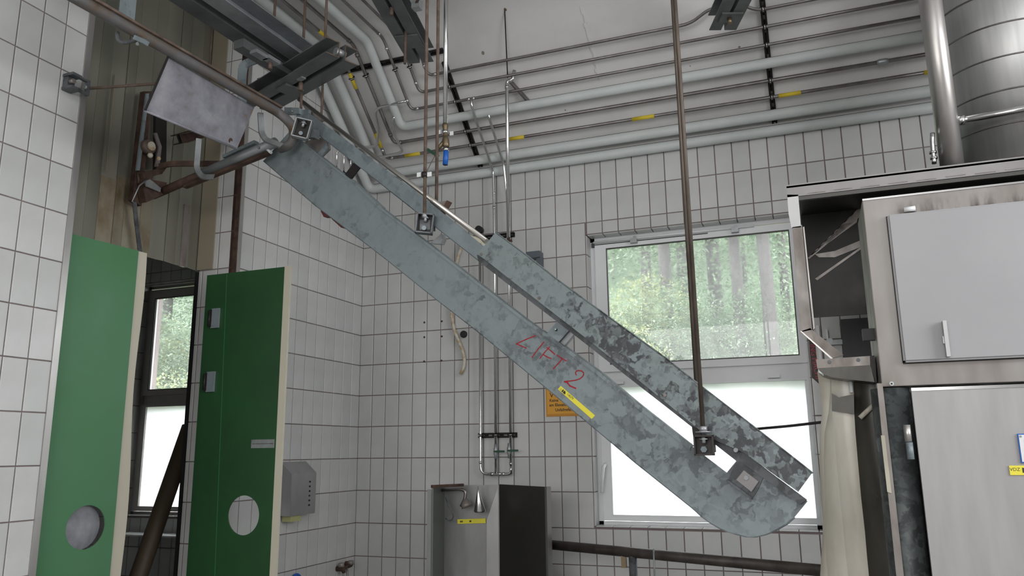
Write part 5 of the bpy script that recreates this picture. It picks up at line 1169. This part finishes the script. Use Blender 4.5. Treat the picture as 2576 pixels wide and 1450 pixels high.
MB().tube([on_y(2163, 1052, YC - 0.02) - c0_, on_y(2206, 1012, YC - 0.02) - c0_], 0.011, 10).build('drain_stub', 'hose', ct)
MB().box(on_y(2139, 960, YC - 0.035) - c0_ , (0.012, 0.006, 0.1)).build('latch', 'zinc', ct)
# galvanised post and lower machine door
XPa = on_y(2262, 1200, -1.93).x
gp = thing('machine_stand', 'mottled dark galvanised post beside the lower machine door', 'post'); g0 = V((XPa, -1.93, 0)); gp.location = g0
def edge(xy, yy): return on_y(*xy, yy) - g0
MB().tube([(0, 0, 0), (0, 0, zB - 0.005)], 0.075, 28).build('post', 'post', gp)
MB().prism([edge((2206, 965), -2.02), edge((2220, 965), -2.02), edge((2275, 1460), -2.02), edge((2256, 1460), -2.02)], (0, 0.02, 0)).build('angle_strip', 'dirty_steel', gp)
MB().prism([edge((2216, 1096), -2.025), edge((2226, 1096), -2.025), edge((2243, 1242), -2.025), edge((2232, 1238), -2.025)], (0, 0.005, 0)).build('paper_strip', 'cream', gp)
MB().box((0.42, 0.1, zB / 2 - 0.01), (0.75, 0.1, zB - 0.02)).build('dark_backing', 'black_steel', gp)
ld = thing('machine_door', 'tall pale stainless machine door with barrel hinge, below the control cabinet', 'door'); 
lx0 = on_y(2292, 978, -2.06); l0 = lx0.copy(); ld.location = l0
MB().box((0.6, 0.012, -(l0.z - 0.1) / 2), (1.2, 0.024, l0.z - 0.1)).build('door_leaf', 'stainless_panel', ld)
MB().box((0.6, -0.001, -0.004), (1.2, 0.004, 0.012)).build('top_edge', 'chrome', ld)
ph_ = on_y(2291, 1112, -2.085) - l0
hg = MB().tube([ph_ + V((-0.008, 0, 0.0)), ph_ + V((-0.008, 0, 0.066))], 0.013, 14).build('hinge_barrel', 'stainless', ld); MB().tube([ph_ + V((-0.006, 0, -0.068)), ph_ + V((-0.006, 0, -0.002))], 0.013, 14).build('hinge_barrel', 'galv_bar', ld)
# rating plate and yellow label at the right edge
q0, q1 = on_y(2558, 1092, -2.064) - l0, on_y(2640, 1165, -2.064) - l0
rp = MB().box(((q0.x + q1.x) / 2, -0.005, (q0.z + q1.z) / 2), (q1.x - q0.x, 0.004, q0.z - q1.z)).build('rating_plate', 'blue', ld)
MB().box(((q0.x + q1.x) / 2, -0.008, (q0.z + q1.z) / 2), (q1.x - q0.x - 0.008, 0.002, q0.z - q1.z - 0.008)).build('plate_face', 'white', rp)
MB().box((q0.x + 0.06, -0.0095, (q0.z + q1.z) / 2 + 0.012), (0.08, 0.001, 0.04)).build('blue_field', 'blue', rp)
MB().disc((q0.x + 0.01, -0.0095, q0.z - 0.01), (0, -1, 0), 0.004, 0.002, 8).build('rivet', 'zinc', rp)
a_, b_ = on_y(2538, 1172, -2.064) - l0, on_y(2620, 1196, -2.064) - l0
yl_ = MB().box(((a_.x + b_.x) / 2, -0.004, (a_.z + b_.z) / 2), (b_.x - a_.x, 0.002, a_.z - b_.z)).build('inventory_label', 'yellow_label', ld)
text('VDZ', 0.017, (a_.x + 0.018, -0.0055, (a_.z + b_.z) / 2 + 0.003), EX, EZ, 'ink', 'lettering', ld)
mb = MB().prism([(a_.x + 0.042, -0.0052, (a_.z + b_.z) / 2 - 0.009), (a_.x + 0.066, -0.0052, (a_.z + b_.z) / 2 - 0.009), (a_.x + 0.062, -0.0052, (a_.z + b_.z) / 2 + 0.006), (a_.x + 0.042, -0.0052, (a_.z + b_.z) / 2 + 0.01)], (0, -0.0006, 0)); mb.build('emblem', 'ink', yl_)
# things on the wall seen between hood and tray
p_ = on_y(2150, 862, -0.04)
o = MB().box((p_.x + 0.06, -0.05, p_.z - 0.03), (0.27, 0.09, 0.36)).build('switch_box', 'grey_box'); place(o, (p_.x + 0.06, 0, p_.z - 0.2)); tag(o, 'dark grey switch box on the tiled wall, left of the control cabinet', 'box')
o = MB().box((3.545, -0.02, 2.1), (0.02, 0.03, 0.6)).box((3.6, -0.02, 2.12), (0.012, 0.03, 0.5)).build('cable_duct', 'white'); place(o, (3.545, 0, 2.1)); tag(o, 'narrow white cable duct right of the window, under the hood', 'duct')
p_ = on_y(2088, 859, -0.05)
o = MB().disc(p_, (0, -1, 0), 0.02, 0.015, 14).box(p_ + V((0.06, 0.0, -0.01)), (0.14, 0.02, 0.03)).build('clip_disc', 'zinc'); place(o, p_); tag(o, 'small round pale clip on the wall just above the diagonal arm', 'clip')
# cable from the lift to the machine
a = on_y(1900, 1080, -0.12); b = on_y(2066, 1063, -0.25)
pipe('stay_bar', [on_y(1890, 1081, -0.2), on_y(1990, 1072, -0.2), on_y(2066, 1063, -0.2)], 0.009, 'black_steel', 'thin dark bar crossing the bright lower pane to the curtain', 0.05, 8, 'bar')
# ducts
spx, spy, spr = 4.655, -1.0, 0.36
sd = thing('spiral_duct', 'large spiral-seamed steel duct rising from the hood at the right edge', 'duct'); s0 = V((spx, spy, HT)); sd.location = s0
MB().tube([(0, 0, 0.0), (0, 0, FLAT - HT - 0.01)], spr, 64).build('duct', 'spiral', sd)
pts = []; pitch = 0.18
n = int((FLAT - HT) / pitch * 48)
for k in range(n):
    q = 2 * PI * k / 48; pts.append((math.cos(-q) * (spr + 0.001), math.sin(-q) * (spr + 0.001), (FLAT - HT - 0.02) * k / n))
MB().tube(pts, 0.0045, 6).build('spiral_seam', 'steel', sd)
MB().tube([(0, 0, 0), (0, 0, 0.03)], spr + 0.03, 48).build('collar', 'hood_sheet', sd)
py_ = -1.42
dpx = (on_y(2345, 200, py_).x + on_y(2400, 200, py_).x) / 2; dr_ = (on_y(2425, 395, py_).x - on_y(2363, 400, py_).x) / 2
dp_ = thing('flue_pipe', 'smooth steel flue pipe standing on the hood, left of the spiral duct', 'pipe'); cxp = (on_y(2393, 400, py_).x)
d0 = V((cxp, py_, HT)); dp_.location = d0
MB().tube([(0, 0, -0.02), (0, 0, FLAT - HT - 0.01)], dr_, 32).build('pipe', 'stainless', dp_)
MB().prism([(-0.12, -0.07, 0), (0.14, -0.07, 0), (0.14, 0.07, 0), (-0.12, 0.07, 0)], (0, 0, 0.004)).build('base_plate', 'black_steel', dp_)
zbp = on_y(2425, 302, py_).z - HT
sp2 = MB().tube([(dr_ * 0.8, 0, zbp), (dr_ + 0.5, -0.03, zbp + 0.01)], 0.0175, 14).build('side_pipe', 'chrome', dp_); MB().tube([(dr_ * 0.9, 0, zbp), (dr_ * 0.9 + 0.03, 0, zbp)], 0.024, 14).build('weld_collar', 'chrome', sp2)
a = on_y(2354, 340, -0.35); 
bz = [on_y(2346, 335, -1.44), on_y(2345, 352, -1.44), on_y(2347, 384, -1.44), on_y(2349, 398, -1.44), on_y(2350, 412, -1.44)]
vv = pipe('relief_valve', [V((b.x, b.y, b.z)) for b in bz], 0.011, 'chrome', 'small bright valve pipe just left of the flue pipe foot', 0.01, 12)
rings(vv, [V((bz[2].x, bz[2].y, bz[2].z)), V((bz[3].x, bz[3].y, bz[3].z))], (0, 0, 1), 0.017, h=0.005)

# ------------------------------------------------------------------ outdoors
g = MB()
nx, ny = 24, 16
def gz(x, y): return -0.6 + max(0, y - 3) * 0.2 + max(0, y - 15) * 0.75 + 0.35 * noise.noise(V((x * 0.35, y * 0.35, 0)))
vs = [(-26 + 40 * i / nx, 0.5 + 26 * j / ny, gz(-26 + 40 * i / nx, 0.5 + 26 * j / ny)) for i in range(nx + 1) for j in range(ny + 1)]
g.add(vs, [(i * (ny + 1) + j, (i + 1) * (ny + 1) + j, (i + 1) * (ny + 1) + j + 1, i * (ny + 1) + j + 1) for i in range(nx) for j in range(ny)], True)
struct(g.build('ground_slope', 'hill'))
def leaves(name, n, rx, ry, rz, size, m, seed, lo=0.0):
    rg = random.Random(seed); vs, fs = [], []
    for k in range(n):
        while True:
            p = V((rg.uniform(-1, 1), rg.uniform(-1, 1), rg.uniform(-1, 1)))
            if p.length < 1: break
        cl = 0.5 + 0.8 * noise.noise(p * 2.3 + V((seed, 0, 0)))
        p = V((p.x * rx, p.y * ry, p.z * rz + rz)) * (0.75 + 0.3 * cl)
        u = V((rg.gauss(0, 1), rg.gauss(0, 1), rg.gauss(0, 0.6))).normalized(); w = u.cross(V((rg.gauss(0, 0.5), rg.gauss(0, 0.5), 1))).normalized()
        s = size * rg.uniform(0.6, 1.3); b = len(vs)
        vs += [p - u * s, p - w * s * 0.55, p + u * s, p + w * s * 0.55 + V((0, 0, s * 0.2))]; fs.append((b, b + 1, b + 2, b + 3))
    me = bpy.data.meshes.new(name); me.from_pydata([tuple(v) for v in vs], [], fs); me.materials.append(M[m]); return me
crowns = [leaves('foliage', 7500, 1.5, 1.3, 1.5, 0.038, m, s) for m, s in (('leaf', 1), ('leaf_d', 2), ('leaf_y', 3))]
big = leaves('foliage', 7000, 2.6, 1.8, 2.6, 0.06, 'leaf', 9)
bigd = leaves('foliage', 7000, 2.6, 1.8, 2.6, 0.06, 'leaf_d', 10)
far = leaves('distant_foliage', 36000, 17, 2.0, 5.5, 0.1, 'leaf', 21)
fo = bpy.data.objects.new('distant_foliage', far); COL.objects.link(fo); fo.location = (-8, 22, 2.5); tag(fo, 'hazy mass of distant forest leaves behind the trunks', 'foliage', None, 'stuff')
def tree(x, y, r, h, me, zc_, sc, label, group):
    t = thing('tree', label, 'tree', group); t.location = (x, y, gz(x, y) - 0.1)
    MB().tube([(0, 0, 0), (0.04, 0, h * 0.3), (-0.03, 0.03, h * 0.65), (0.05, 0, h)], [r * 1.2, r, r * 0.85, r * 0.6], 10).build('trunk', 'bark', t)
    f_ = bpy.data.objects.new('foliage', me); COL.objects.link(f_); f_.parent = t; f_.location = (0, 0.2, zc_); f_.scale = (sc, sc, sc); f_['kind'] = 'stuff'
    return t
POS = [(1623, 16.5, 0.15, 'thin pale trunk furthest left behind the main window'), (1671, 12.0, 0.14, 'brown trunk at the left third of the main window'), (1718, 19.0, 0.17, 'trunk close left of the twin rods, far back in the wood'),
       (1794, 14.0, 0.17, 'broad blurred trunk in the middle of the main window'), (1849, 11.0, 0.12, 'forked reddish trunk right of the middle of the main window'), (1872, 17.0, 0.06, 'very thin sapling trunk between two thicker ones'),
       (1924, 10.5, 0.135, 'strong straight brown trunk right in the main window'), (1970, 18.0, 0.12, 'faint trunk at the right edge of the main window')]
for k, (px, y, r, lab) in enumerate(POS):
    p_ = on_y(px, 700, y); tree(p_.x, y, r, 12 + k % 3, (bigd, big)[k % 2], 4.3 + 0.6 * (k % 3) + 0.05 * y - (2.4 if k in (3, 5) else 0), 0.8 + 0.1 * (k % 4), 'forest tree outside, ' + lab, 'forest trees outside')
for k, (x, y, lab) in enumerate(((-13.6, 11.5, 'left side of the far window'), (-15.2, 16, 'middle of the far window'), (-11.0, 13, 'right side of the far window'))):
    tree(x, y, 0.14, 13, (big, bigd)[k % 2], 2.6, 1.1, 'forest tree outside seen at the ' + lab, 'forest trees by the far window')
def bush(x, y, z, me, sc, label, group):
    t = thing('bush', label, 'bush', group); t.location = (x, y, gz(x, y) - 0.1)
    MB().tube([(0, 0, 0), (0.05, 0, 0.8 * sc), (0.2, 0.05, 1.7 * sc + z)], [0.035, 0.025, 0.008], 6).build('stem', 'bark', t)
    f_ = bpy.data.objects.new('foliage', me); COL.objects.link(f_); f_.parent = t; f_.location = (0, 0, z); f_.scale = (sc, sc, sc); f_['kind'] = 'stuff'
rg = random.Random(11)
WHERE = ['lower left corner', 'left edge', 'left third', 'left of the middle', 'middle', 'right of the middle', 'right third', 'right edge', 'lower right corner']
COLN = ['mid green', 'deep green', 'yellow-green']
for row, (y, z) in enumerate(((6.0, 0.7), (8.2, 1.0), (11.0, 1.6))):
    for k in range(8):
        px = 1500 + 62 * k + 25 * (row % 2); p_ = on_y(px, 800, y + 0.35 * (k % 3))
        ci = 2 if (k < 3 and row < 2) or (k == 2 and row == 2) else 1 if (k + row) % 4 == 3 else 0
        bush(p_.x, p_.y, z + rg.uniform(-0.35, 0.3) - (0.5 if k > 4 else 0) * (row < 2), crowns[ci], rg.uniform(0.5, 0.68) * (1 + 0.18 * row),
             '%s bush, %s row, %s of main window view' % (COLN[ci], ('nearest', 'second', 'furthest')[row], WHERE[k]), COLN[ci] + ' bushes outside the main window')
for row, (y, z) in enumerate(((6.0, 0.7), (10.0, 1.4))):
    for k in range(3):
        px = 395 + 45 * k; p_ = on_y(px, 850, y); ci = (0, 2, 0)[(k + row) % 3]
        bush(p_.x, y, z + 0.3 * (k % 2), crowns[ci], 0.8 + 0.3 * row, '%s bush in the %s row, %s of the far window view' % (COLN[ci], ('near', 'back')[row], ('left', 'middle', 'right')[k]), 'bushes outside the far window')
a = on_y(1960, 903, 3.0); b = on_y(2012, 893, 3.0)
o = MB().prism([a, b, b - V((0, 0, 0.3)), a - V((0, 0, 0.3))], (0, 0.4, 0)).build('red_awning', 'red_roof'); place(o, a); tag(o, 'small red sloping awning edge at the lower right of the window view', 'awning')
